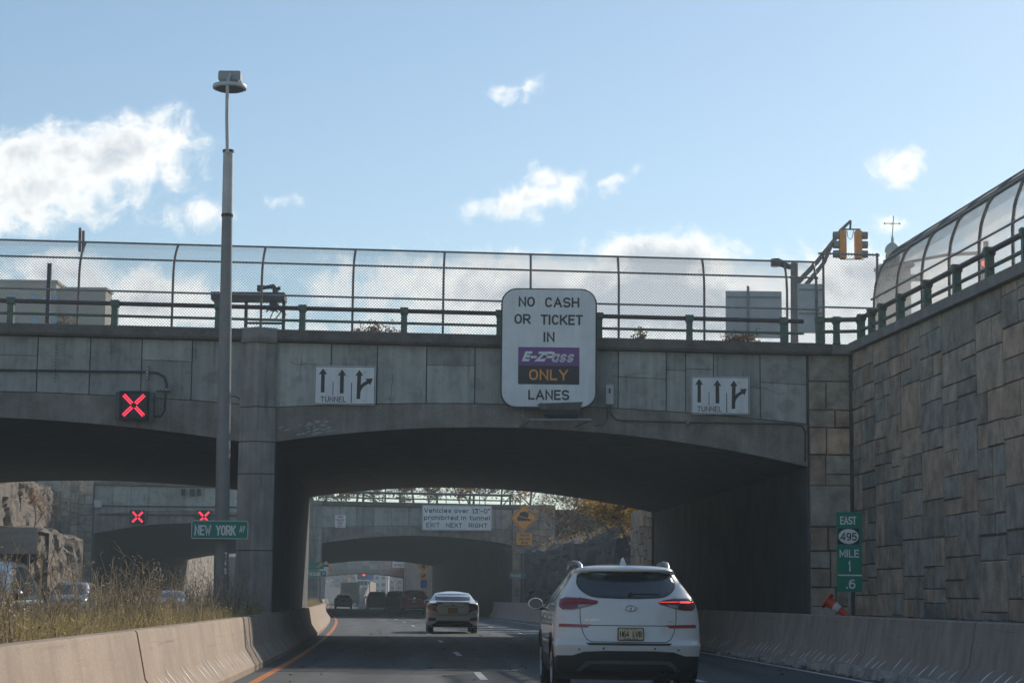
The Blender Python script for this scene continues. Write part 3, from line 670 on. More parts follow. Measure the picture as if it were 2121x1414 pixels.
# cracks wandering over the facing panels
rr = random.Random(91)
for uu_, zz_, n_, dx_ in ((-.4, 6.45, 9, 1), (6.9, 6.25, 7, 1), (10.2, 6.0, 6, 1), (9.9, 6.45, 7, 0), (1.9, 6.2, 8, 0)):
    p_ = (uu_, zz_); pp = [p_]
    for k in range(n_):
        p_ = (p_[0] + (rr.uniform(.06, .16) if dx_ else rr.uniform(-.05, .05)), p_[1] + (rr.uniform(-.05, .05) if dx_ else -rr.uniform(.05, .12))); pp.append(p_)
    b = MB(); V = []
    for i, (u_, z_) in enumerate(pp):
        w_ = .0055 * (1 - .6 * i / len(pp)); y = B1['Yf'](u_) - .098; V.append(b.vs([W(u_ - (0 if dx_ else w_), y, z_ - (w_ if dx_ else 0)), W(u_ + (0 if dx_ else w_), y, z_ + (w_ if dx_ else 0))]))
    for a, c in zip(V, V[1:]): b.f([a[0], a[1], c[1], c[0]])
    b.build('crack', M['crack'], B1['root'], fix=False)
# white lime streaks on the arch bands
for uu_, zz_, l_ in ((-.3, 4.95, .9), (.1, 4.86, .5)):
    b = MB(); rr = random.Random(int(uu_ * 100) + 90)
    for k in range(26):
        a = uu_ + rr.uniform(-.35, .9 * l_); y = B1['Yf'](a) - .094; z = zz_ + (a - uu_) * .16 + rr.uniform(-.07, .05); s_ = rr.uniform(.02, .06)
        b.poly([W(a, y, z), W(a + s_ * 2.2, y, z + .03), W(a + s_ * 1.6, y, z + s_), W(a + .01, y, z + s_ * .8)])
    b.build('lime_stain', M['stain_white'], B1['root'], fix=False)

# ---------------------------------------------------------------- railings and chain-link fences
def railing(name, label, base, s0, s1, posts, hs, group=None):
    """base(s) -> (point, forward unit, outward unit)"""
    t = thing(name, label, 'railing', base((s0 + s1) / 2)[0], group)
    up = Vector((0, 0, 1)); ss = frange(s0, s1, 1.2)
    for h, r_, m in hs:
        MB().tube([base(s)[0] + up * h for s in ss], r_, 8).build('rail', M[m], t, smooth=60)
    for s in posts:
        p, f, o = base(s); b = MB()
        b.loft([[p + f * x * .07 * k + o * y * .075 * k + up * z for x, y in ((-1, -1), (1, -1), (1, 1), (-1, 1))] for z, k in ((-.02, 1.15), (.06, 1.), (hs[0][0] - .1, .95), (hs[0][0] - .05, 1.3), (hs[0][0] + .075, 1.3))])
        b.build('post', M['green_paint'], t)
    return t
def fence(label, base, s0, s1, posts, prof, rails, pitch=.072, r=.0038, group='chain link fences on the bridge and wall', pr=.028, wires=True):
    """base(s) -> (foot point, inward unit); prof: list of (inward, height)"""
    up = Vector((0, 0, 1)); t = thing('chain_link_fence', label, 'fence', base((s0 + s1) / 2)[0], group)
    Ls = [0.]
    for a, c in zip(prof, prof[1:]): Ls.append(Ls[-1] + math.hypot(c[0] - a[0], c[1] - a[1]))
    def at(L):
        for i in range(len(Ls) - 1):
            if L <= Ls[i + 1] + 1e-6:
                q = (L - Ls[i]) / (Ls[i + 1] - Ls[i]); return lerp(prof[i][0], prof[i + 1][0], q), lerp(prof[i][1], prof[i + 1][1], q)
        return prof[-1]
    def pt(s, L, off=0.):
        p, n = base(s); d, h = at(L); return p + n * (d + off) + up * h
    for s in posts: MB().tube([pt(s, L) for L in frange(0, Ls[-1], .15)], pr, 7).build('post', M['galv_rust'], t, smooth=60)
    for h in rails: MB().tube([pt(s, h * Ls[-1], -.03) for s in frange(s0, s1, 1.)], .024, 7).build('rail', M['galv'], t, smooth=60)
    if wires:
        b = MB(); n = int((s1 - s0) / pitch); LT = Ls[-1]; kk = int(LT / pitch) + 1
        for sg in (1, -1):
            for i in range(-kk if sg > 0 else 0, n + (0 if sg > 0 else kk)):
                a = s0 + i * pitch; L0, L1 = 0., LT
                if sg > 0: L0 = max(L0, s0 - a); L1 = min(L1, s1 - a)
                else: L0 = max(L0, a - s1); L1 = min(L1, a - s0)
                if L1 - L0 < .05: continue
                b.tube([pt(a + sg * L, L, .004 * sg) for L in frange(L0, L1, .3)], r, 3, False)
        b.build('wire_mesh', M['wire'], t, fix=False)
    return t
def b1base(dy):
    return lambda s: (W(s, B1['Yf'](s) + dy, B1['zc'](s)), Vector((1, .05, 0)).normalized(), Vector((0, -1, 0)))
X45 = lambda px, py=660: P(px, py, 45)[0] + 4.62
railing('parapet_railing', 'low dark rusty pipe railing with green posts along the near bridge edge', b1base(-.1), -14, 11.3, [-13.2, -10.95] + [X45(q) for q in (33, 244, 455, 627, 836, 1033, 1240, 1428, 1625)],
        [(.53, .05, 'rust_rail'), (.25, .032, 'green_paint')], 'pipe railings')
PROF = [(0, 0), (0, 1.3), (.05, 1.5), (.16, 1.72), (.34, 1.92), (.56, 2.08)]
fence('chain link fence with inward curved top along the near bridge edge', lambda s: (W(s, B1['Yf'](s) + .3, B1['zc'](s)), Vector((0, 1, 0))), -14, 11.75,
      [-13.9, -11.9, -9.6, -7.4 + .1] + [X45(q, 600) for q in (165, 358, 541, 730, 918, 1100, 1285, 1465, 1640)] + [11.7], PROF, [.03, .38, .72, 1.0])
PK = W(12.75, 45.25, 0)
fence('short straight chain link panel across the corner at bridge end', lambda s: (Vector((lerp(XL(45.5) + 11.72, PK.x, s / 1.05), 45.55 + .1 * s, 7.02)), Vector((0, 1, 0))), 0, 1.45, [0.12, 1.4], [(0, 0), (0, 2.24)], [.02, .42, .98])
wbase = lambda s: (W(RW + .1, 45 - s, rtop(45 - s) + .2), Vector((0, -1, 0)), Vector((-1, 0, 0)))
railing('wall_railing', 'heavy grey green pipe railing along the stone wall coping', wbase, 0.1, 40, [.25, 1.2, 2.15, 3.75] + [3.75 + 2.1 * i for i in range(1, 16)], [(.56, .055, 'rust_rail'), (.27, .04, 'green_paint')], 'pipe railings')
cb = lambda s: (Vector((XL(45.2) + 11.6 + .95 * math.sin(s * math.pi / 2) , 45.1 + .2 * math.cos(s * math.pi / 2) - .2, 7.06)), Vector((1, 0, 0)), Vector((0, -1, 0)))
railing('corner_railing', 'short curved pipe railing turning the corner from bridge to wall', cb, 0., 1., [.03, .3, .97], [(.53, .055, 'green_paint'), (.26, .04, 'green_paint')], 'pipe railings')
fence('tall chain link fence with curved top running along the stone wall', lambda s: (W(RW + .42, 45 - s, rtop(45 - s) + .2), Vector((1, 0, 0))), 0, 34, [.15 + 2.05 * i for i in range(17)],
      [(0, 0), (0, 1.0), (.05, 1.38), (.2, 1.78), (.5, 2.14), (.95, 2.42)], [.02, .36, .7, 1.0], pr=.034)
b2b = lambda s: (W(s, B2['Yf'](s) + .1, B2['zc'](s)), Vector((1, .08, 0)).normalized(), Vector((0, -1, 0)))
railing('parapet_railing', 'pipe railing along the second bridge, half hidden by bare twigs', b2b, -14, 11, [-12 + 2.3 * i for i in range(11)], [(.6, .06, 'rust_rail'), (.28, .045, 'green_paint')], 'pipe railings')
fence('chain link fence along the second bridge', lambda s: (W(s, B2['Yf'](s) + .5, B2['zc'](s)), Vector((0, 1, 0))), -14.5, 11.5, [-14 + 2.1 * i for i in range(13)], PROF, [.02, .3, .65, 1.0], wires=False)

# ---------------------------------------------------------------- signs
class Sign:
    def __init__(s, name, label, cat, px, Y, ref=None, r=.03, t=.03, face='sign_white', border=None, bw=.02, group=None, inset=0., rim=None):
        x0, y0, x1, y1 = px; mx, my = (x0 + x1) / 2, (y0 + y1) / 2
        s.X0, s.X1 = P(x0, my, Y)[0], P(x1, my, Y)[0]; s.Z1, s.Z0 = P(mx, y0, Y)[1], P(mx, y1, Y)[1]
        s.ref = ref or px; s.y = Y
        s.root = thing(name, label, cat, ((s.X0 + s.X1) / 2, Y, s.Z0), group)
        if rim:
            MB().prism(rrect(s.X0, s.X1, s.Z0, s.Z1, r), Y - t * .5, Y + .05).build('rim', M[rim], s.root)
            q = bw
            MB().prism(rrect(s.X0 + q, s.X1 - q, s.Z0 + q, s.Z1 - q, max(.005, r - q)), Y - t, Y - t * .5 + .002).build('sign_panel', M[face], s.root)
        else:
            MB().prism(rrect(s.X0, s.X1, s.Z0, s.Z1, r), Y - t, Y).build('sign_panel', M[face], s.root)
        s.f = Y - t
        if border:
            a = rrect(s.X0 + inset, s.X1 - inset, s.Z0 + inset, s.Z1 - inset, max(.004, r - inset)); q = inset + bw
            c = rrect(s.X0 + q, s.X1 - q, s.Z0 + q, s.Z1 - q, max(.003, r - q)); b = MB(); n = len(a)
            for i in range(n):
                j = (i + 1) % n; b.poly([(a[i][0], s.f - .003, a[i][1]), (a[j][0], s.f - .003, a[j][1]), (c[j][0], s.f - .003, c[j][1]), (c[i][0], s.f - .003, c[i][1])])
            b.build('border', M[border], s.root, fix=False)
    def q(s, x, y):
        a = s.ref; return lerp(s.X0, s.X1, (x - a[0]) / (a[2] - a[0])), lerp(s.Z1, s.Z0, (y - a[1]) / (a[3] - a[1]))
    def text(s, w, x0, y0, x1, y1, m='sign_black', d=0., **k):
        a, b_ = s.q(x0, y0), s.q(x1, y1); return text(w, a[0], b_[0], b_[1], a[1], s.f - d, M[m], s.root, **k)
    def rect(s, x0, y0, x1, y1, m, name, d=.004):
        a, b_ = s.q(x0, y0), s.q(x1, y1); return MB().box(a[0], b_[0], s.f - d, s.f + .002, b_[1], a[1]).build(name, M[m], s.root)
    def poly(s, pts, m, name, d=.004):
        return MB().prism([s.q(*p) for p in pts], s.f - d, s.f + .001).build(name, M[m], s.root)

bs = Sign('toll_sign', 'big white rounded sign reading NO CASH OR TICKET IN E-ZPASS ONLY LANES', 'sign', (1037, 598, 1236, 846), 44.45, (75, 75, 957, 1175), r=.36, t=.10, rim='dark_metal', bw=.035)
bs.text('NO', 235, 157, 385, 248, bold=.03); bs.text('CASH', 478, 160, 793, 252, bold=.03)
bs.text('OR', 198, 316, 346, 407, bold=.03); bs.text('TICKET', 440, 319, 826, 413, bold=.03)
bs.text('IN', 467, 480, 568, 570, bold=.03)
bs.rect(237, 619, 797, 792, 'sign_purple', 'logo_panel', .004)
bs.rect(237, 788, 797, 958, 'sign_black', 'only_panel', .005)
bs.text('E-Z', 268, 658, 462, 750, 'sign_white', .006, th=.25, slant=.38)
bs.text('P', 456, 658, 548, 750, 'sign_white', .008, th=.25, slant=.38)
bs.text('ass', 536, 655, 735, 755, 'sign_white', .006, th=.19, slant=.30)
for k in range(5): bs.rect(545 + 2 * k, 690 + k * 13, 775, 694 + k * 13, 'sign_purple', 'logo_stripe', .0125)
bs.text('ONLY', 337, 822, 695, 920, 'sign_orange_text', .007, bold=.02)
bs.text('LANES', 331, 1008, 706, 1099, bold=.03)
for x, y in ((110, 213), (912, 222), (116, 625), (916, 636), (114, 1040), (242, 1040), (796, 1048), (917, 1050), (424, 215)):
    c = bs.q(x, y); MB().lathe([(.011, -.006), (.011, .0)], (c[0], bs.f, c[1]), 'Y', 8).build('rivet', M['sign_back'], bs.root)
b = MB()
for px in (1075, 1200):
    x, z = P(px, 845, 44.5); b.box(x - .03, x + .03, 44.5, 45.05, z + .2, z + .26); b.box(x - .03, x + .03, 44.5, 45.05, z + 1.6, z + 1.66)
b.build('mounting_bracket', M['dark_metal'], bs.root)
# floodlight bracket under the big sign
fx = thing('sign_floodlight', 'dark sign floodlight on a galvanised bracket under the big white sign', 'floodlight', (*P(1150, 870, 44.3)[:1], 44.3, P(1150, 870, 44.3)[1]))
q = lambda px, py, Y: Vector((P(px, py, Y)[0], Y, P(px, py, Y)[1]))
b = MB(); b.tube([q(1097, 870, 43.7), q(1225, 870, 43.7)], .035, 4); b.build('cross_bar', M['strut'], fx)
b = MB()
for x0, x1 in ((1099, 1076), (1222, 1192)): b.tube([q(x0, 870, 43.7), q(x1, 884, 44.95)], .03, 4)
b.tube([q(1082, 848, 44.6), q(1086, 868, 44.6), q(1084, 880, 44.9)], .014, 6)
b.build('bracket_arm', M['strut'], fx)
b = MB(); c = q(1165, 858, 43.95)
b.loft([[c + Vector((sx * w_, sy * d_, z)) for sx, sy in ((-1, -1), (1, -1), (1, 1), (-1, 1))] for z, w_, d_ in ((-.10, .30, .16), (-.02, .40, .2), (.06, .42, .22), (.09, .3, .16))])
b.build('lamp_housing', M['dark_metal'], fx)
b = MB(); b.hexa([q(1128, 848, 44.05), q(1200, 848, 44.05), q(1200, 849.5, 44.1), q(1128, 849.5, 44.1), q(1116, 835, 43.9), q(1207, 832, 43.9), q(1207, 833.5, 43.96), q(1116, 836.5, 43.96)]); b.build('glass_shield', M['plate_back'], fx)
b = MB(); b.hexa([q(1122, 847, 43.9), q(1136, 846, 43.9), q(1136, 848, 43.95), q(1124, 849, 43.95), q(1112, 838, 43.8), q(1123, 833, 43.8), q(1124, 834, 43.85), q(1113, 839, 43.85)]); b.build('side_flap', M['strut'], fx)

def arrow(S, x, y0, y1, w, hw, hh):
    S.poly([(x - w, y1), (x + w, y1), (x + w, y0 + hh), (x + hw, y0 + hh + 4), (x, y0), (x - hw, y0 + hh + 4), (x - w, y0 + hh)], 'sign_black', 'arrow')
for px, Yq, lab in (((651, 758, 778, 838), 44.62, 'white TUNNEL lane arrow sign on the bridge, left of the big sign'), ((1431, 780, 1552, 858), 45.0, 'white TUNNEL lane arrow sign on the bridge, right of the big sign')):
    S = Sign('lane_arrow_sign', lab, 'sign', px, Yq, (1330, 645, 1687, 884), r=.05, t=.03, border='sign_black', bw=.014, inset=.012, group='tunnel lane arrow signs')
    arrow(S, 1380, 660, 810, 10.5, 25, 36); arrow(S, 1491, 666, 815, 11, 25, 36)
    S.poly([(1578, 848), (1599, 848), (1600, 806), (1607, 786), (1622, 768), (1647, 751), (1656, 762), (1671, 720), (1628, 723), (1636, 735), (1610, 752), (1601, 762), (1603, 703), (1615, 705), (1592, 668), (1568, 704), (1580, 703)], 'sign_black', 'arrow')
    S.rect(1438, 744, 1442, 826, 'sign_black', 'divider_line'); S.rect(1545, 748, 1550, 872, 'sign_black', 'divider_line')
    S.text('TUNNEL', 1369, 834, 1518, 868, bold=.0)
    for x, y in ((1398, 672), (1621, 682), (1617, 862)):
        c = S.q(x, y); MB().lathe([(.012, -.006), (.012, 0)], (c[0], S.f, c[1]), 'Y', 8).build('rivet', M['galv_rust'], S.root)

# small white electrical box and its conduit
eb = Sign('electrical_box', 'small white electrical box on the bridge just right of the big sign', 'box', (1254, 798, 1270, 838), 45.0, r=.012, t=.16, face='box_white')
eb.rect(1256, 802, 1268, 830, 'box_white', 'cover_plate', .01); eb.rect(1260, 806, 1264, 816, 'dark_metal', 'switch', .02)
cd = thing('conduit', 'dark conduit pipe running right from the white box along the bridge', 'pipe', q(1460, 876, 44.9))
MB().tube([q(1263, 838, 44.9), q(1264, 855, 44.9), q(1275, 868, 44.9), q(1290, 871, 44.9), q(1420, 874, 45), q(1640, 878, 45.1), q(1662, 882, 45.15), q(1668, 894, 45.15), q(1668, 955, 45.15)], .02, 6).build('pipe', M['conduit'], cd, smooth=60)
MB().lathe([(.05, -.05), (.06, .05)], q(1424, 874, 44.95), 'Y', 10).build('junction_box', M['galv_rust'], cd)
cd = thing('conduit', 'thin conduit curving down from the white box behind the big sign lamp', 'pipe', q(1240, 880, 44.8))
MB().tube([q(1258, 838, 44.75), q(1258, 868, 44.75), q(1250, 880, 44.75), q(1230, 882, 44.75)], .014, 6).build('pipe', M['conduit'], cd, smooth=60)
cd = thing('conduit', 'dark conduit pipe on perforated brackets feeding the nearest red cross signal', 'pipe', q(200, 768, 44.6))
MB().tube([q(-200, 760, 44.1), q(0, 766, 44.26), q(300, 770, 44.46), q(326, 772, 44.5), q(340, 780, 44.5), q(345, 795, 44.5), q(341, 850, 44.5), q(334, 862, 44.5), q(305, 863, 44.5)], .026, 7).build('pipe', M['conduit'], cd, smooth=60)
for x0, y0, x1, y1 in ((115, 714, 119, 795), (304, 757, 308, 785), (323, 805, 353, 809)):
    a, c = q(x0, y0, 44.5), q(x1, y1, 44.5); b = MB(); b.box(a.x, c.x, 44.42, 44.52, c.z, a.z); b.build('bracket', M['strut'], cd)
    hor = (x1 - x0) > (y1 - y0); n = int(max(abs(c.x - a.x), abs(c.z - a.z)) / .07)
    for i in range(n):
        tq = (i + .5) / n; X_ = lerp(a.x, c.x, tq) if hor else (a.x + c.x) / 2; Z_ = (a.z + c.z) / 2 if hor else lerp(a.z, c.z, tq)
        MB().box(X_ - .012, X_ + .012, 44.41, 44.43, Z_ - .012, Z_ + .012).build('slot_hole', M['black'], cd)
cd = thing('conduit', 'thin curved conduit on the bridge beside the lamp pole', 'pipe', q(490, 830, 44.6))
MB().tube([q(478, 821, 44.6), q(486, 820, 44.6), q(495, 824, 44.6), q(500, 838, 44.6)], .012, 6).build('pipe', M['conduit'], cd, smooth=60)

# red cross lane signals
def lane_signal(px, Y, label, dots=True):
    x0, y0, x1, y1 = px; a, c = P(x0, (y0 + y1) / 2, Y)[0], P(x1, (y0 + y1) / 2, Y)[0]; z1, z0 = P((x0 + x1) / 2, y0, Y)[1], P((x0 + x1) / 2, y1, Y)[1]
    t = thing('lane_signal', label, 'lane signal', ((a + c) / 2, Y, z0), 'red cross lane signals over the opposite road')
    cx, cz, h = (a + c) / 2, (z0 + z1) / 2, (z1 - z0) / 2; wv = (c - a) / 2
    b = MB(); b.box(a, c, Y, Y + .22, z0, z1); b.build('housing', M['dark_metal'], t)
    b = MB(); k = .035
    for bx in ((a, c, z1, z1 + k), (a, c, z0 - k, z0), (a - k, a, z0 - k, z1 + k), (c, c + k, z0 - k, z1 + k)): b.box(bx[0], bx[1], Y - .06, Y + .1, bx[2], bx[3])
    b.build('visor_frame', M['plastic'], t)
    for sx in (-1, 1):
        b = MB(); b.box(cx + sx * (wv + .05), cx + sx * (wv + .14), Y + .05, Y + .3, z0 - .02, z1 + .02); b.build('mounting_bracket', M['plastic_grey'], t)
    n = 12
    for s1 in (1, -1):
        for s2 in (1, -1):
            b = MB()
            for o_ in (-.028, .028):
                for i in range(1, n):
                    d = .12 + .80 * i / n
                    X_ = cx + s1 * d * h * .92 + o_ * s2 * .7 * (h / .31); Z_ = cz + s2 * d * h * .92 - o_ * s1 * .7 * (h / .31); q_ = (.015 if dots else .02) * h / .31
                    b.poly([(X_ - q_, Y - .005, Z_), (X_, Y - .005, Z_ - q_), (X_ + q_, Y - .005, Z_), (X_, Y - .005, Z_ + q_)])
                    if not dots: b.poly([(X_ - q_ * 1.5, Y - .004, Z_ - q_ * 1.5), (X_ + q_ * 1.5, Y - .004, Z_ - q_ * 1.5), (X_ + q_ * 1.5, Y - .004, Z_ + q_ * 1.5), (X_ - q_ * 1.5, Y - .004, Z_ + q_ * 1.5)])
            b.build('light_arm', M['led_red'], t, fix=False)
    return t
lane_signal((251, 813, 303, 865), 44.1, 'lit red cross lane signal in a black box on the nearest bridge')
lane_signal((272, 1057, 298, 1083), 122.2, 'small lit red cross signal on the second bridge, left of the other one')
lane_signal((410, 1057, 435, 1083), 122.5, 'small lit red cross signal on the second bridge, just above the green street sign')

# signs at the second bridge and beyond
S = Sign('height_limit_sign', 'white sign reading Vehicles over 13-0 prohibited in tunnel EXIT NEXT RIGHT', 'sign', (874, 1046, 1019, 1098), 123.5, (1170, 318, 1705, 514), r=.06, t=.05, border='sign_black', bw=.02, inset=.03)
S.text('Vehicles over', 1186, 342, 1527, 378, bold=.018); S.text('13\'-0"', 1553, 342, 1690, 380, bold=.018)
S.text('prohibited in tunnel', 1186, 398, 1690, 442, bold=.018)
for w_, x0, x1 in (('EXIT', 1203, 1306), ('NEXT', 1356, 1478), ('RIGHT', 1528, 1670)): S.text(w_, x0, 457, x1, 491, bold=.018)
S = Sign('keep_left_sign', 'small white sign reading THRU TRAFFIC KEEP LEFT on second bridge', 'sign', (694, 1066, 716, 1092), 123.4, (500, 398, 578, 492), r=.03, t=.03)
for w_, x0, y0, x1 in (('THRU', 517, 405, 561), ('TRAFFIC', 508, 429, 571), ('KEEP', 518, 451, 559), ('LEFT', 520, 473, 556)): S.text(w_, x0, y0, x1, y0 + 16, 'sign_red', bold=.02)
def diamond(name, label, cx, cy, r, Y, m='sign_orange', group=None, face2=None):
    t = thing(name, label, 'sign', (P(cx, cy, Y)[0], Y, P(cx, cy + r, Y)[1]), group); X, Z = P(cx, cy, Y); h = r * Y / FPX
    MB().prism([(X - h, Z), (X, Z - h), (X + h, Z), (X, Z + h)], Y - .03, Y).build('sign_panel', M[m], t)
    b = MB(); k0, k1 = h * .93, h * .88
    for i in range(4):
        e = [(-1, 0), (0, -1), (1, 0), (0, 1)]; a, c = e[i], e[(i + 1) % 4]
        b.poly([(X + a[0] * k0, Y - .034, Z + a[1] * k0), (X + c[0] * k0, Y - .034, Z + c[1] * k0), (X + c[0] * k1, Y - .034, Z + c[1] * k1), (X + a[0] * k1, Y - .034, Z + a[1] * k1)])
    b.build('border', M['sign_black'], t, fix=False)
    return t, X, Z, h
t, X, Z, h = diamond('hill_warning_sign', 'orange diamond warning sign showing a truck going down a steep hill', 1085, 1072, 29, 121.5)
MB().prism([(X - h * .5, Z - h * .2), (X + h * .1, Z - h * .2), (X + h * .5, Z - h * .2), (X + h * .5, Z - h * .1), (X - h * .45, Z + h * .12)], 121.465, 121.47).build('hill_symbol', M['sign_black'], t)
MB().prism([(X - h * .35, Z + h * .14), (X + h * .28, Z - h * .0), (X + h * .36, Z + h * .3), (X + h * .1, Z + h * .48), (X - h * .28, Z + h * .38)], 121.465, 121.47).build('truck_symbol', M['sign_black'], t)
MB().tube([(X, 121.56, .3), (X, 121.56, Z + h * .6)], .04, 8).build('post', M['galv'], t, smooth=60)
S = Sign('low_gear_sign', 'orange plaque reading TRUCKS USE LOW GEAR under the orange diamond', 'sign', (1070, 1103, 1102, 1128), 121.45, (0, 0, 100, 100), r=.03, t=.02, face='sign_orange')
for w_, x0, y0, x1 in (('TRUCKS', 18, 10, 84), ('USE LOW', 14, 42, 86), ('GEAR', 30, 72, 72)): S.text(w_, x0, y0, x1, y0 + 19, bold=.02)
def street_sign(px, Y, words, label, group=None):
    S = Sign('street_sign', label, 'street sign', px, Y, (0, 0, 100, 100), r=.05, t=.015, face='sign_green', border='sign_white', bw=.012, inset=.006, group=group)
    for w_, x0, y0, x1, y1 in words: S.text(w_, x0, y0, x1, y1, 'sign_white', bold=.015)
    return S
street_sign((396, 1077, 515, 1116), 39.55, [('NEW', 6, 26, 35, 80), ('YORK', 43, 26, 78, 80), ('AV', 84, 28, 94, 62)], 'green NEW YORK AV street sign hung on the tall lamp pole')
street_sign((1056, 1185, 1089, 1197), 122.6, [('PALISADE', 7, 24, 72, 80), ('AV', 80, 24, 93, 60)], 'small green PALISADE AV street sign on the wall right of the second bridge')
street_sign((634, 1181, 676, 1194), 112, [('PALISADE', 7, 22, 72, 80), ('AV', 80, 22, 93, 60)], 'green PALISADE AV street sign by the median pole before the second bridge')
S = Sign('arrow_sign', 'small dark green arrow sign above the left PALISADE AV sign', 'sign', (640, 1164, 671, 1178), 112.1, (0, 0, 100, 100), r=.03, t=.015, face='sign_green')
S.poly([(52, 78), (60, 62), (72, 40), (66, 32), (88, 16), (86, 48), (79, 45), (66, 68), (60, 82)], 'sign_orange', 'arrow')
t = thing('sign_pole', 'thin bright metal sign pole before the second bridge pier', 'pole', (P(659, 1200, 112.2)[0], 112.2, .5))
MB().tube([(P(659, 1200, 112.2)[0], 112.2, .3), (P(659, 1118, 112.2)[0], 112.2, P(659, 1100, 112.2)[1])], .055, 8).build('pole', M['galv'], t, smooth=60)
t, X, Z, h = diamond('road_work_sign', 'orange diamond warning sign with white panel beside the second bridge pier', 675, 1178, 17, 122.5, 'sign_white')
MB().prism([(X + h * .33, Z - h * .62), (X + h * .95, Z), (X + h * .33, Z + h * .62)], 122.46, 122.472).build('orange_corner', M['sign_orange'], t)
for s_ in (1, -1): MB().prism([(X - h * .3, Z + s_ * h * .62), (X + h * .3, Z + s_ * h * .62), (X, Z + s_ * h * .92)][::s_], 122.462, 122.472).build('orange_corner', M['sign_orange'], t)
MB().box(X - .2, X + .15, 122.455, 122.47, Z + h * .3, Z + h * .55).build('symbol', M['sign_black'], t)
S = Sign('red_border_sign', 'white sign with a red border on the farthest bridge reading VEHICLES OVER 13-0', 'sign', (811, 1143, 855, 1181), 298.6, (0, 0, 100, 100), r=.05, t=.05, face='sign_red')
S.rect(4, 5, 96, 85, 'sign_white', 'white_panel'); S.text('NO', 34, 12, 64, 30, 'sign_black', .005, bold=.02)
S.text('VEHICLES', 14, 38, 86, 54, 'sign_black', .005, bold=.02); S.text("OVER 13'-0\"", 12, 63, 86, 77, 'sign_black', .005, bold=.02)
t, X, Z, h = diamond('signal_ahead_sign', 'orange diamond sign with a traffic light symbol beyond the second bridge', 877, 1168, 15, 222)
MB().box(X - .16, X + .16, 221.95, 221.968, Z - .4, Z + .4).build('symbol', M['sign_black'], t)
for k, m_ in ((.22, 'sign_red'), (0, 'sign_orange_text'), (-.22, 'sign_green')): MB().lathe([(.09, -.01), (.09, .0)], (X, 221.945, Z + k), 'Y', 10).build('symbol_light', M[m_], t)
S = Sign('arrow_plaque', 'small orange plaque with a black diagonal arrow below the traffic light sign', 'sign', (870, 1186, 884, 1198), 222, (0, 0, 100, 100), r=.05, t=.03, face='sign_orange')
S.poly([(20, 74), (52, 40), (44, 30), (82, 20), (74, 58), (64, 50), (32, 84)], 'sign_black', 'arrow')
S = Sign('blue_sign', 'small blue information sign low on the wall below the orange arrow plaque', 'sign', (871, 1200, 885, 1217), 222, (0, 0, 100, 100), r=.05, t=.03, face='sign_blue')
t = thing('sign_pole', 'sign post carrying the orange and blue signs beyond the second bridge', 'pole', (P(877, 1200, 222.1)[0], 222.1, .5))
MB().tube([(P(877, 1200, 222.1)[0], 222.1, .3), (P(877, 1200, 222.1)[0], 222.1, P(877, 1160, 222.1)[1])], .05, 8).build('pole', M['galv'], t, smooth=60)

# mile marker and cone
S = Sign('mile_marker', 'tall narrow green mile marker reading EAST 495 MILE 1 .6', 'sign', (1733, 1060, 1785, 1225), 38, (902, 510, 1034, 935), r=.012, t=.012, face='sign_green')
S.text('EAST', 921, 533, 1006, 577, 'sign_white', bold=.02)
S.rect(909, 597, 1020, 683, 'sign_black', 'shield_panel', .003)
X, Z = S.q(965, 640)
b = MB(); a = S.q(912, 640); c = S.q(965, 600); b.prism([(X + (X - a[0]) * math.cos(i * math.pi / 18), Z + (c[1] - Z) * math.sin(i * math.pi / 18)) for i in range(36)], S.f - .007, S.f - .003); b.build('route_shield', M['sign_white'], S.root)
S.text('495', 922, 620, 1007, 662, 'sign_black', .007, bold=.01)
S.text('MILE', 916, 710, 1019, 752, 'sign_white', bold=.02); S.text('1', 962, 770, 974, 826, 'sign_white', bold=.02)
S.rect(907, 843, 1033, 850, 'sign_white', 'divider_line'); S.text('.6', 950, 868, 998, 918, 'sign_white', bold=.02)
MB().box(X - .025, X + .025, 38.0, 38.03, .6, S.Z0 + .3).build('post', M['galv'], S.root)
cn = Vector((P(1738, 1262, 37.2)[0], 37.2, .93))
t = thing('traffic_cone', 'orange traffic cone with a white collar tipped over below the mile marker', 'cone', cn)
Mx = Matrix.Translation(cn + Vector((-.02, 0, .16))) @ Matrix.Rotation(rad(128), 4, 'Y') @ Matrix.Rotation(rad(18), 4, 'X')
def xf(b): bmesh.ops.transform(b.b, matrix=Mx, verts=b.b.verts); return b
k = .75
b = MB(); b.lathe([(.15 * k, 0), (.115 * k, .22 * k)], (0, 0, -.25), n=20); b.lathe([(.095 * k, .38 * k), (.05 * k, .66 * k), (.03 * k, .7 * k), (.03 * k, .66 * k)], (0, 0, -.25), n=20); xf(b).build('cone_body', M['cone_orange'], t, smooth=50)
b = MB(); b.lathe([(.1155 * k, .22 * k), (.0955 * k, .38 * k)], (0, 0, -.25), n=20); xf(b).build('white_collar', M['cone_white'], t, smooth=50)
b = MB(); b.prism([(x, z) for x, z in rrect(-.2 * k, .2 * k, -.2 * k, .2 * k, .05)], -.015, .015); bmesh.ops.transform(b.b, matrix=Mx @ Matrix.Translation((0, 0, -.25)) @ Matrix.Rotation(math.pi / 2, 4, 'X'), verts=b.b.verts); b.build('base', M['cone_orange'], t)

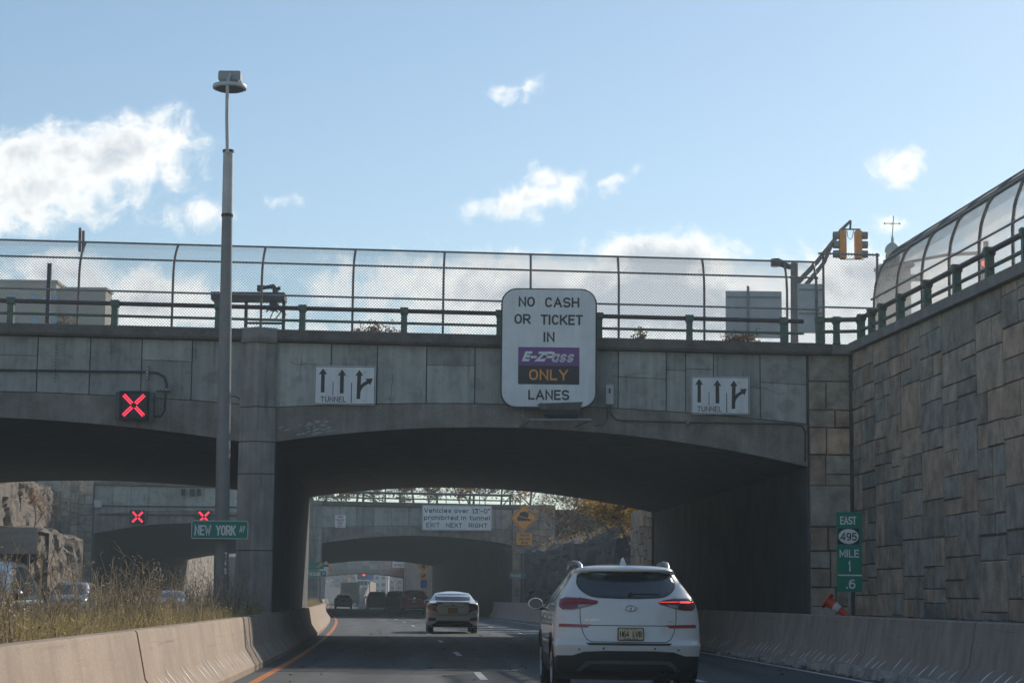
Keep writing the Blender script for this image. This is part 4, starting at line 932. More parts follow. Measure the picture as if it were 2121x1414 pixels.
# ---------------------------------------------------------------- tall street lamp in the median
bp, tp = q(457, 1258, 40), q(473, 312, 40)
t = thing('street_lamp', 'tall grey street lamp pole with a round flat head in the median', 'street lamp', (bp.x, 40, .5))
def on(f): return bp.lerp(tp, f)
zf = lambda py: (q(465, py, 40).z - bp.z) / (tp.z - bp.z)
MB().tube([on(-.08), on(zf(900)), on(zf(445))], [.155, .14, .108], 20).build('pole', M['pole_grey'], t, smooth=60)
MB().tube([on(zf(446)), on(zf(312))], [.112, .105], 20).build('pole_sleeve', M['pole_sleeve'], t, smooth=60)
MB().lathe([(.12, -.03), (.125, 0), (.12, .03)], on(zf(446)), 'Z', 20).build('collar', M['dark_metal'], t, smooth=60)
MB().lathe([(.118, -.02), (.118, .03), (.05, .05)], on(zf(314)), 'Z', 20).build('pole_cap', M['dark_metal'], t, smooth=40)
a0 = on(zf(320)) + Vector((.0, -.12, 0))
MB().tube([a0, q(470, 250, 39.85), q(470.5, 200, 39.8), q(471.5, 170, 39.8), q(474, 158, 39.85), q(477, 154, 39.95)], .036, 10).build('arm', M['pole_sleeve'], t, smooth=60)
hc = q(476, 180, 40.1)
b = MB(); b.lathe([(.30, -.06), (.345, -.045), (.355, -.01), (.345, .03), (.22, .065), (.1, .08)], hc, 'Z', 32); b.build('lamp_disc', M['sign_back'], t, smooth=35)
b = MB(); b.lathe([(.27, -.075), (.30, -.058)], hc, 'Z', 32); b.build('lamp_lens', M['plastic_grey'], t)
b = MB(); X0, X1 = q(453, 155, 40).x, q(499, 155, 40).x; z0, z1 = q(476, 166, 40).z, q(476, 148, 40).z
b.loft([[Vector((lerp(X0, X1, .5) + sx * (X1 - X0) / 2 * k, 40.1 + sy * .17 * k, z)) for sx, sy in ((-1, -1), (1, -1), (1, 1), (-1, 1))] for z, k in ((z0 - .04, .8), (z0, 1), (z1 - .03, 1), (z1, .88))]); b.build('driver_box', M['plate_back'], t)
for k, py in (('1', 1148), ('4', 1165), ('5', 1182)):
    a = q(464, py + 6, 39.8); c = q(469, py - 6, 39.8); text(k, a.x, c.x, a.z, c.z, 39.83, M['sign_white'], t, 'pole_number', bold=.01)

# ---------------------------------------------------------------- things standing on top, along the cross street
STREET = strip(12.6, 320, -40, 46, 6.80, 'upper_street', M['dirt'], 10)
def sheet(pts, name, m): b = MB(); b.poly(pts); return struct(b.build(name, m, fix=False))
strip(22.5, 330, 46, 124, 6.80, 'upper_street', M['dirt'], 10); strip(12.8, 330, 124, 330, 6.7, 'upper_street', M['dirt'], 10)
strip(-330, -15.5, -20, 75, 6.80, 'upper_street', M['dirt'], 10); strip(-330, -19.5, 75, 330, 6.80, 'upper_street', M['dirt'], 10)
def board(name, label, px, Y, m, post, group=None):
    S = Sign(name, label, 'sign', px, Y, r=.02, t=.02, face=m, group=group); x = P(post, px[1], Y)[0]
    MB().tube([(x, Y - .055, 6.8), (x, Y - .055, S.Z1 + .12)], .035, 8).build('post', M['galv'], S.root, smooth=60)
    for py in (px[1] + 12, px[1] + (px[3] - px[1]) * .6):
        z = P(px[0], py, Y)[1]; MB().box(S.X0 + .03, S.X1 - .03, Y - .05, Y - .021, z - .018, z + .018).build('stiffener', M['galv'], S.root)
    return S
board('road_sign', 'back of a wide blank grey road sign behind the bridge fence', (1503, 603, 1619, 700), 50, 'sign_back', 1549)
board('road_sign', 'back of a squarer blank grey road sign beside the signal pole', (1652, 588, 1708, 690), 50, 'sign_back', 1690)
# signal pole, mast arm, cobra lamp
Ys = 75
t = thing('signal_pole', 'thick pole with a slanting double mast arm and street lamp behind the fence', 'signal pole', (P(1645, 600, Ys)[0], Ys, 6.8))
MB().tube([(P(1645, 700, Ys)[0], Ys, 6.8), q(1645, 545, Ys)], [.16, .14], 14).build('pole', M['galv_rust'], t, smooth=60)
MB().tube([q(1648, 590, Ys), q(1690, 545, Ys), q(1728, 497, Ys), q(1742, 477, Ys), q(1762, 457, Ys)], [.10, .09, .08, .075, .05], 10).build('mast_arm', M['galv_rust'], t, smooth=60)
MB().tube([q(1668, 592, Ys), q(1706, 545, Ys), q(1724, 505, Ys)], [.09, .08, .06], 10).build('mast_brace', M['galv_rust'], t, smooth=60)
lh = MB(); lh.loft([[q(x, y, Ys) + Vector((0, .16 * w_ * math.cos(a), .16 * h_ * math.sin(a))) for a in [2 * math.pi * i / 12 for i in range(12)]] for x, y, w_, h_ in ((1594, 540, .2, .2), (1600, 541, .9, .7), (1612, 543, 1.2, 1.0), (1628, 549, .8, .9), (1643, 556, .35, .4))])
lh.build('lamp_head', M['dark_metal'], t, smooth=50)
MB().lathe([(.17, -.13), (.2, -.02)], q(1606, 545, Ys), 'Z', 14).build('lamp_lens', M['lamp_red'], t, smooth=40)  # red of this lens is a reflection put into its colour
MB().tube([q(1640, 552, Ys), q(1645, 560, Ys)], .05, 8).build('lamp_arm', M['dark_metal'], t)
def signal_head(cx, y0, y1, sgn, label, body=(0, 13)):
    z1, z0 = q(cx, y0, Ys).z, q(cx, y1, Ys).z; X = P(cx, y0, Ys)[0]
    t = thing('traffic_light', label, 'traffic light', (X, Ys, z0), 'traffic lights hanging over the cross street')
    b = MB(); b.box(X - .13, X + .13, Ys - .17, Ys + .17, z0, z1); bmesh.ops.bevel(b.b, geom=b.b.edges[:], offset=.03, segments=2, affect='EDGES'); b.build('housing', M['signal_yellow'], t, smooth=40)
    h = (z1 - z0) / 3
    for i in range(3):
        zc = z0 + h * (i + .5); b = MB()
        rings = []
        for d, r_ in ((.12, .155), (.36, .145)): rings.append([Vector((X + sgn * d, Ys + r_ * math.cos(a), zc + r_ * math.sin(a))) for a in [2 * math.pi * k / 16 for k in range(16)]])
        b.loft(rings, True, False); b.build('visor', M['signal_visor'], t, smooth=60)
        MB().lathe([(.13, sgn * .125), (.1, sgn * .14)], (X, Ys, zc), 'X', 14).build('lens', M['lamp_red'] if i == 2 else M['black'], t)
    return t
signal_head(1745, 478, 536, -1, 'yellow traffic light facing left, left one of the hanging pair')
signal_head(1777, 478, 536, 1, 'yellow traffic light facing right, right one of the hanging pair')
t = thing('signal_hanger', 'dark hanger bar and drooping cable holding the two traffic lights', 'bracket', q(1761, 478, Ys))
b = MB(); b.tube([q(1740, 475, Ys), q(1782, 475, Ys)], .03, 6); b.tube([q(1762, 457, Ys), q(1761, 475, Ys)], .04, 6); b.build('hanger_bar', M['dark_metal'], t)
MB().tube([q(1754, 476, Ys), q(1756, 490, Ys), q(1761, 497, Ys), q(1766, 490, Ys), q(1768, 476, Ys)], .014, 6).build('cable', M['dark_metal'], t)
MB().tube([q(1741, 537, Ys), q(1790, 537, Ys)], .02, 6).build('lower_bar', M['dark_metal'], t)
# second mast on the right with street sign and a red light
t = thing('signal_pole', 'slim signal mast seen through the fence above the stone wall', 'signal pole', (P(2040, 600, 80)[0], 80, 6.7))
MB().tube([(P(2042, 700, 80)[0], 80, 6.7), q(2042, 500, 80)], .11, 10).build('pole', M['galv_rust'], t, smooth=60)
MB().tube([q(2042, 523, 80), q(1960, 528, 80), q(1880, 543, 80), q(1830, 556, 80)], [.08, .07, .06, .05], 8).build('mast_arm', M['galv_rust'], t, smooth=60)
lh = MB(); lh.lathe([(.04, -.2), (.13, -.1), (.14, .08), (.05, .2)], q(1884, 548, 80), 'X', 12); lh.build('lamp_head', M['box_white'], t, smooth=50)
street_sign((1833, 568, 1912, 583), 80.2, [('NEW', 6, 22, 34, 80), ('YORK', 42, 22, 78, 80), ('AV', 84, 22, 95, 60)], 'faint green street sign seen through the fence above the stone wall')
tl = thing('traffic_light', 'small glowing red traffic light seen through the fence at far right', 'traffic light', q(2038, 560, 79.6))
c = q(2038, 556, 79.6); MB().box(c.x - .17, c.x + .17, 79.5, 79.75, c.z - .65, c.z + .45).build('housing', M['dark_metal'], tl)
MB().lathe([(.12, -.02), (.10, 0)], q(2038, 546, 79.5), 'Y', 14).build('red_lens', M['lamp_lit'], tl)
# domed clock tower
Yt = 210
t = thing('domed_tower', 'pale tower with a small green dome and weather vane beyond the corner', 'tower', (P(1849, 600, Yt)[0], Yt, 6.7))
X, zt_, zd = P(1849, 540, Yt)[0], q(1849, 552, Yt).z, q(1849, 522, Yt).z
MB().box(X - 1.58, X + 1.58, Yt - 1.6, Yt + 1.6, 6.6, zt_ - .3).build('shaft', M['tower_tan'], t)
MB().box(X - 1.72, X + 1.72, Yt - 1.75, Yt + 1.75, zt_ - .3, zt_).build('cornice', M['tower_pale'], t)
b = MB(); b.lathe([(.72, zt_), (.72, zd), (.85, zd), (.85, zd + .1)], (X, Yt, 0), n=16); b.build('drum', M['tower_tan'], t, smooth=40)
for i in range(8):
    a = i * math.pi / 4 + .2; b = MB(); b.obox((X + .72 * math.sin(a), Yt - .72 * math.cos(a), (zt_ + zd) / 2), .14, .03, .45, Matrix.Rotation(a, 3, 'Z')); b.build('opening', M['black'], t)
b = MB(); b.lathe([(.84, zd + .08), (.78, zd + .45), (.6, zd + .75), (.3, zd + .98), (.14, zd + 1.08), (.16, zd + 1.4), (.06, zd + 1.8)], (X, Yt, 0), n=18); b.build('dome', M['dome_green'], t, smooth=50)
b = MB(); b.tube([(X, Yt, zd + 1.8), q(1851, 447, Yt)], .05, 6)
zw = q(1851, 463, Yt).z; b.tube([(X - .75, Yt, zw), (X + .75, Yt, zw)], .04, 6); b.tube([(X, Yt - .6, zw), (X, Yt + .6, zw)], .04, 6)
for s_ in (-.8, .8): b.lathe([(.02, -.12), (.12, 0), (.02, .12)], (X + s_, Yt, zw), n=8)
b.build('weather_vane', M['dark_metal'], t)
# beige building at the left
Yb = 190
t = thing('beige_building', 'long flat roofed beige building behind the left bridge fence', 'building', (P(110, 600, Yb)[0], Yb, 6.7))
xa, xb, xc = P(-500, 600, Yb)[0], P(116, 600, Yb)[0], P(215, 600, Yb)[0]; z1, z2 = q(100, 585, Yb).z, q(160, 596, Yb).z
MB().box(xa, xb, Yb, Yb + 4, 6.6, z1).build('wall', M['beige_wall'], t)
MB().box(xb, xc, Yb + 1., Yb + 4, 6.6, z2).build('side_wing', M['beige_wall_dark'], t)
MB().box(xa - .2, xb + .15, Yb - .15, Yb + 4.1, z1, z1 + .22).build('roof_edge', M['beige_wall_dark'], t)
MB().box(xb + .15, xc + .15, Yb + .85, Yb + 4.1, z2, z2 + .2).build('roof_edge', M['beige_wall'], t)
for k in range(-6, 3):
    for py in (618, 666):
        a = q(28 + 42 * k - 6, py + 9, Yb - .05); c = q(28 + 42 * k + 7, py - 9, Yb - .05)
        w_ = MB().box(a.x, c.x, Yb - .05, Yb + .02, a.z, c.z).build('window', M['window_blue'], t)
        MB().box(a.x - .08, c.x + .08, Yb - .09, Yb + .01, a.z - .12, a.z - .01).build('sill', M['tower_pale'], w_)
for k in range(-6, 3):
    c = q(8 + 42 * k, 620, Yb - .1); MB().lathe([(.1, -.15), (.16, .1), (.05, .2)], (c.x, Yb - .12, c.z), n=8).build('wall_lamp', M['box_white'], t)
t = thing('signpost', 'dark square post standing behind the left bridge fence', 'post', (P(100, 600, 48)[0], 48, 6.9))
MB().box(P(96, 600, 48)[0], P(104, 600, 48)[0], 48, 48.09, 6.9, q(100, 545, 48).z).build('post', M['dark_metal'], t)
t = thing('fence_post', 'pair of stub posts sticking up above the fence at left', 'post', q(168, 495, 46))
b = MB(); 
for px, py in ((166, 472), (173, 478)): a = q(px, 495, 46.0); c = q(px, py, 46.0); b.tube([a - Vector((0, 0, .3)), c], .035, 8)
b.build('stub', M['galv_rust'], t)
# dark steel gantry with a pipe head, left of centre
Yg = 52
t = thing('steel_gantry', 'dark steel gantry with a bent pipe head beside the lamp pole on the bridge', 'gantry', q(540, 650, Yg))
a, c = q(440, 628, Yg), q(592, 612, Yg); MB().box(a.x, c.x, Yg - .3, Yg + .3, c.z - .16, c.z + .04).build('beam', M['dark_metal'], t)
for px in (510, 588):
    x = P(px, 640, Yg)[0]; MB().box(x - .04, x + .04, Yg - .05, Yg + .05, 6.8, c.z - .16).build('leg', M['dark_metal'], t)
a, c2 = q(512, 668, Yg), q(588, 668, Yg); MB().box(a.x, c2.x, Yg - .03, Yg + .03, a.z - .04, a.z + .02).build('lower_bar', M['dark_metal'], t)
b = MB(); b.tube([q(537, 596, Yg), q(552, 595, Yg), q(566, 593, Yg), q(571, 600, Yg), q(571, 614, Yg)], [.07, .05, .07, .09, .07], 8); b.lathe([(.09, -.05), (.09, .05)], q(537, 597, Yg), 'X', 8); b.lathe([(.04, -.03), (.05, .05)], q(577, 597, Yg), 'X', 8); b.build('pipe_head', M['dark_metal'], t, smooth=50)
b = MB(); rr = random.Random(4); c = q(568, 634, Yg)
b.box(c.x - .12, c.x + .08, Yg - .1, Yg + .1, c.z - .12, c.z + .1)
for i in range(9):
    p0 = c + Vector((rr.uniform(-.2, .25), rr.uniform(-.1, .1), rr.uniform(-.1, .1))); b.tube([p0, p0 + Vector((rr.uniform(-.15, .15), 0, rr.uniform(-.15, .05))), p0 + Vector((rr.uniform(-.2, .25), 0, rr.uniform(-.3, .0)))], .015, 5)
b.build('cable_bundle', M['black'], t)

# ---------------------------------------------------------------- vehicles
def pchip(xs, ys):
    n = len(xs); h = [xs[i + 1] - xs[i] for i in range(n - 1)]; d = [(ys[i + 1] - ys[i]) / h[i] for i in range(n - 1)]
    m = [d[0]] + [0 if d[i - 1] * d[i] <= 0 else 2 * d[i - 1] * d[i] / (d[i - 1] + d[i]) for i in range(1, n - 1)] + [d[-1]]
    def f(x):
        x = min(max(x, xs[0]), xs[-1]); i = 0
        while i < n - 2 and x > xs[i + 1]: i += 1
        t = (x - xs[i]) / h[i]
        return (2*t**3-3*t*t+1)*ys[i] + (t**3-2*t*t+t)*h[i]*m[i] + (-2*t**3+3*t*t)*ys[i+1] + (t**3-t*t)*h[i]*m[i+1]
    return f
class Shell:
    """car body as stacked plan outlines; local x right, y forward from the rear, z up"""
    def __init__(s, keys, bulge=.12, R_=.22, n=3.4, Rf=.55, crown=.035):
        z = [k[0] for k in keys]; s.w = pchip(z, [k[1] for k in keys]); s.r = pchip(z, [k[2] for k in keys]); s.fr = pchip(z, [k[3] for k in keys])
        s.z0, s.z1, s.b, s.R, s.n, s.Rf, s.crown = z[0], z[-1], bulge, R_, n, Rf, crown
    def edge(s, t, b, R_): t = min(abs(t), .9999); return b * t * t + R_ * (1 - (1 - t ** s.n) ** (1 / s.n))
    def rear(s, x, z): return s.r(z) + s.edge(x / s.w(z), s.b, s.R)
    def front(s, x, z): return s.fr(z) - s.edge(x / s.w(z), s.b, s.Rf)
    def side(s, y, z):
        lo, hi = 0., 1.
        g = lambda t: s.r(z) + s.edge(t, s.b, s.R) <= y <= s.fr(z) - s.edge(t, s.b, s.Rf)
        if g(.9999): return s.w(z)
        for _ in range(24):
            m_ = (lo + hi) / 2
            if g(m_): lo = m_
            else: hi = m_
        return lo * s.w(z)
    def outline(s, z, k=1.):
        w_ = s.w(z); N = 18; pts = []
        for i in range(-N, N + 1): t = math.sin(i / N * math.pi / 2 * .992); pts.append((t * w_, s.r(z) + s.edge(t, s.b, s.R)))
        ya, yb = pts[-1][1], s.fr(z) - s.edge(.9999, s.b, s.Rf)
        sd = [lerp(ya, yb, i / 12) for i in range(1, 12)]
        out = pts + [(w_, y) for y in sd] + [(t * w_, s.fr(z) - s.edge(t, s.b, s.Rf)) for t in [math.sin(i / N * math.pi / 2 * .992) for i in range(N, -N - 1, -1)]] + [(-w_, y) for y in sd[::-1]]
        return out
    def body(s, zs, name, m, parent, arches=None, cladding=0):
        b = MB(); rings = [[(x, y, z) for x, y in s.outline(z)] for z in zs]
        top = s.outline(zs[-1]); cy = sum(p[1] for p in top) / len(top)
        for k in (.94, .8, .6, .35, .1): rings.append([(x * k, cy + (y - cy) * k, zs[-1] + s.crown * (1 - k * k)) for x, y in top])
        b.loft(rings); o = b.build(name, m, None, smooth=38)
        if arches:
            c = MB()
            for (y, z, r_, xw) in arches:
                for sx in (-1, 1): c.lathe([(r_, min(sx * 1.3, sx * xw)), (r_, max(sx * 1.3, sx * xw))], (0, y, z), 'X', 32)
            co = c.build('cut', m, None)
            md = o.modifiers.new('b', 'BOOLEAN'); md.object = co; md.operation = 'DIFFERENCE'; md.solver = 'EXACT'
            me = bpy.data.meshes.new_from_object(o.evaluated_get(bpy.context.evaluated_depsgraph_get()))
            o.modifiers.clear(); old = o.data; o.data = me; me.name = name; bpy.data.meshes.remove(old); bpy.data.objects.remove(co)
            me.set_sharp_from_angle(angle=rad(38))
        if cladding:
            o.data.materials.append(M['plastic']); k_ = len(o.data.materials) - 1
            for p_ in o.data.polygons:
                if p_.center.z < cladding: p_.material_index = k_
        o.parent = parent; return o
    def patch(s, poly, name, m, parent, off=.006, on='rear', side=1, step=.05, t=.02, sm=60, offs=None):
        """a panel laid on the body: poly in (x, z) for rear/front or (y, z) for a side"""
        b = MB(); b.poly([(p[0], 0, p[1]) for p in poly]); bm = b.b
        us = [p[0] for p in poly]; zs = [p[1] for p in poly]
        for ax, lo, hi in ((0, min(us), max(us)), (2, min(zs), max(zs))):
            for i in range(1, int((hi - lo) / step) + 1):
                co = [0, 0, 0]; co[ax] = lo + i * step - step * .37; no = [0, 0, 0]; no[ax] = 1
                bmesh.ops.bisect_plane(bm, geom=bm.verts[:] + bm.edges[:] + bm.faces[:], plane_co=co, plane_no=no)
        vmap = {}
        for v in bm.verts:
            u, z = v.co.x, v.co.z; o_ = off
            if on == 'rear': vmap[v] = (Vector((u, s.rear(u, z) - o_, z)), Vector((0, t, 0)))
            elif on == 'front': vmap[v] = (Vector((u, s.front(u, z) + o_, z)), Vector((0, -t, 0)))
            else: vmap[v] = (Vector((side * (s.side(u, z) + o_), u, z)), Vector((-side * t, 0, 0)))
        for v, (p, _) in vmap.items(): v.co = p
        # rim going inward so the panel has thickness
        be = [e for e in bm.edges if len(e.link_faces) == 1]; nv = {}
        for e in be:
            for v in e.verts:
                if v not in nv: nv[v] = bm.verts.new(vmap[v][0] + vmap[v][1])
        for e in be:
            a, c = e.verts
            try: bm.faces.new((a, c, nv[c], nv[a]))
            except ValueError: pass
        return b.build(name, M[m] if isinstance(m, str) else m, parent, smooth=sm)
    def line(s, pts, name, m, parent, wd=.006, on='rear', side=1, off=.0025):
        b = MB(); P_ = []
        for a, c in zip(pts, pts[1:]):
            n = max(1, int(math.hypot(c[0] - a[0], c[1] - a[1]) / .04))
            P_ += [(lerp(a[0], c[0], i / n), lerp(a[1], c[1], i / n)) for i in range(n)]
        P_.append(pts[-1]); V = []
        def mp(u, z):
            if on == 'rear': return (u, s.rear(u, z) - off, z)
            if on == 'front': return (u, s.front(u, z) + off, z)
            return (side * (s.side(u, z) + off), u, z)
        for i, p in enumerate(P_):
            a, c = P_[max(0, i - 1)], P_[min(len(P_) - 1, i + 1)]; dx, dz = c[0] - a[0], c[1] - a[1]; L = math.hypot(dx, dz) or 1
            V.append(b.vs([mp(p[0] - dz / L * wd / 2, p[1] + dx / L * wd / 2), mp(p[0] + dz / L * wd / 2, p[1] - dx / L * wd / 2)]))
        for a, c in zip(V, V[1:]): b.f([a[0], a[1], c[1], c[0]])
        return b.build(name, M[m], parent, fix=False)
def smooth_poly(pts, n=6):
    out = []; k = len(pts)
    for i in range(k):
        p0, p1, p2, p3 = pts[i - 1], pts[i], pts[(i + 1) % k], pts[(i + 2) % k]
        for j in range(n):
            t = j / n; out.append(tuple(.5 * ((2 * p1[a]) + (-p0[a] + p2[a]) * t + (2 * p0[a] - 5 * p1[a] + 4 * p2[a] - p3[a]) * t * t + (-p0[a] + 3 * p1[a] - 3 * p2[a] + p3[a]) * t ** 3) for a in (0, 1)))
    return out
def mir(p): return [(-x, z) for x, z in p][::-1]
def wheel(root, x, y, r, wd, sub=True):
    sx = 1 if x > 0 else -1
    b = MB(); b.lathe([(r * .62, -wd / 2), (r * .9, -wd / 2), (r * .985, -wd / 2 + .03), (r, -wd / 4), (r, wd / 4), (r * .985, wd / 2 - .03), (r * .9, wd / 2), (r * .62, wd / 2)], (x, y, r), 'X', 32)
    wv = MB(); o = b.build('tyre', M['tyre'], None, smooth=40); o.name = 'wheel'; o.data.name = 'wheel'; o.parent = root
    if sub:
        b = MB(); b.lathe([(r * .63, -.01), (r * .62, .01), (r * .56, .0), (r * .54, -.05 * sx)][:3], (x + sx * (wd / 2 - .01), y, r), 'X', 28)
        for i in range(10):
            a = i * math.pi / 5; d = Vector((0, math.cos(a), math.sin(a))); c = Vector((x + sx * (wd / 2 - .005), y, r))
            b.tube([c + d * r * .1, c + d * r * .58], [r * .07, r * .05], 5)
        b.build('rim', M['rim'], o, smooth=40)
    return o
def mirrors(root, sh, y, z, m, w_=.20, h=.15):
    for sx in (-1, 1):
        x = sx * (sh.side(y, z) + .14); b = MB()
        b.loft([[Vector((x + w_ / 2 * k * math.cos(a) * (1.05 if math.cos(a) * sx > 0 else .9), y + dy, z + h / 2 * k * math.sin(a))) for a in [2 * math.pi * i / 16 for i in range(16)]] for dy, k in ((0, .94), (.02, 1), (.08, .98), (.14, .75), (.17, .35))])
        o = b.build('side_mirror', M[m], root, smooth=50)
        b = MB(); b.poly([(x + w_ / 2 * .86 * math.cos(a), y - .002, z + h / 2 * .86 * math.sin(a)) for a in [2 * math.pi * i / 16 for i in range(16)]]); b.build('mirror_glass', M['mirror'], o, fix=False)
        b = MB(); b.box(min(x, x - sx * .2), max(x, x - sx * .2), y + .03, y + .1, z - h / 2 - .005, z - h / 2 + .03); b.build('mirror_arm', M['plastic'], o)
def plate(root, sh, x, z0, z1, wd, m, chars, top=None, bottom=None, off=.018):
    y = sh.rear(x, z0) - off
    y = min(sh.rear(x, z0), sh.rear(x, z1)) - off
    o = MB().prism(rrect(x - wd / 2, x + wd / 2, z0, z1, .012), y - .006, y + .03).build('licence_plate', M['plastic'], root)
    MB().prism(rrect(x - wd / 2 + .011, x + wd / 2 - .011, z0 + .010, z1 - .010, .008), y - .009, y - .004).build('plate_face', M[m], o)
    h = z1 - z0
    for w_, x0, x1 in chars: text(w_, x - wd / 2 + x0 * wd, x - wd / 2 + x1 * wd, z0 + h * .26, z0 + h * .72, y - .009, M['sign_black'], o, 'plate_number', th=.15, t=.0015)
    if top: text(top, x - wd * .26, x + wd * .26, z1 - h * .19, z1 - h * .09, y - .009, M['sign_black'], o, 'plate_number', th=.2, t=.0015)
    if bottom: text(bottom, x - wd * .28, x + wd * .28, z0 + h * .08, z0 + h * .19, y - .009, M['sign_black'], o, 'plate_number', th=.2, t=.0015)
    return o

# --- white SUV in front
TX, TY = P(1304, 1300, 25.0)[0], 25.0
SUVZ = .265
suv = vehicle_root('suv', 'white crossover suv right ahead with its right tail light glowing', 'suv', (TX, TY, 0), rad(2.0))
sh = Shell([(.265, .83, .16, 4.25), (.30, .87, .10, 4.32), (.42, .905, .045, 4.42), (.55, .915, .02, 4.46), (.66, .925, .0, 4.47), (.685, .922, .028, 4.46), (.72, .925, .075, 4.44),
            (.86, .925, .105, 4.38), (1.0, .915, .125, 4.25), (1.07, .905, .135, 4.05), (1.15, .885, .15, 3.55), (1.235, .845, .195, 3.25), (1.35, .775, .33, 2.97), (1.47, .70, .47, 2.62), (1.545, .655, .54, 2.35), (1.575, .64, .455, 2.2), (1.60, .62, .455, 2.05), (1.625, .575, .49, 1.95), (1.642, .50, .56, 1.85)], bulge=.10, R_=.24, n=3.3, Rf=.6, crown=.03)
zs = [.265 + i * (1.642 - .265) / 70 for i in range(71)]
sh.body(zs, 'body', M['paint_white'], suv, [(.98, .34, .41, .62), (3.62, .34, .41, .62)], .50)
b = MB(); b.box(-.72, .72, .35, 4.1, .26, .62); b.build('underbody', M['black'], suv)
glass = smooth_poly([(-.53, 1.545), (0, 1.555), (.53, 1.545), (.615, 1.47), (.60, 1.36), (.46, 1.262), (.2, 1.240), (0, 1.237), (-.2, 1.240), (-.46, 1.262), (-.60, 1.36), (-.615, 1.47)], 5)
rw = sh.patch(glass, 'rear_window', 'glass', suv, .005, t=.015)
sh.line(glass + [glass[0]], 'window_seal', 'plastic', suv, .018, off=.0065)
b = MB(); b.poly([(x, sh.rear(x, 1.283 + .02 * (1 - abs(i - 4) / 4.)) - .02, 1.262 + .018 * (1 - abs(i - 4) / 4.) * k) for i, x in [(i, .0 + .41 * i / 8) for i in range(9)] for k in (0,)] + [(x, sh.rear(x, 1.29) - .02, 1.285 + .008 * (1 - abs(i - 5) / 5.)) for i, x in [(i, .0 + .41 * i / 8) for i in range(8, -1, -1)]])
bmesh.ops.solidify(b.b, geom=b.b.faces[:], thickness=.015); b.build('wiper', M['plastic'], suv)
b = MB(); b.lathe([(.035, -.02), (.03, .0)], (.03, sh.rear(.03, 1.27) - .005, 1.272), 'Y', 12); b.build('wiper_hub', M['plastic'], suv, smooth=40)
MB().box(-.2, .2, sh.rear(0, 1.575) - .003, sh.rear(0, 1.575) + .03, 1.567, 1.585).build('brake_light', M['lamp_dark'], suv)
tl = [(.865, 1.16), (.85, 1.215), (.78, 1.245), (.57, 1.236), (.42, 1.208), (.375, 1.188), (.40, 1.163), (.60, 1.108), (.70, 1.088), (.82, 1.088), (.86, 1.12)]
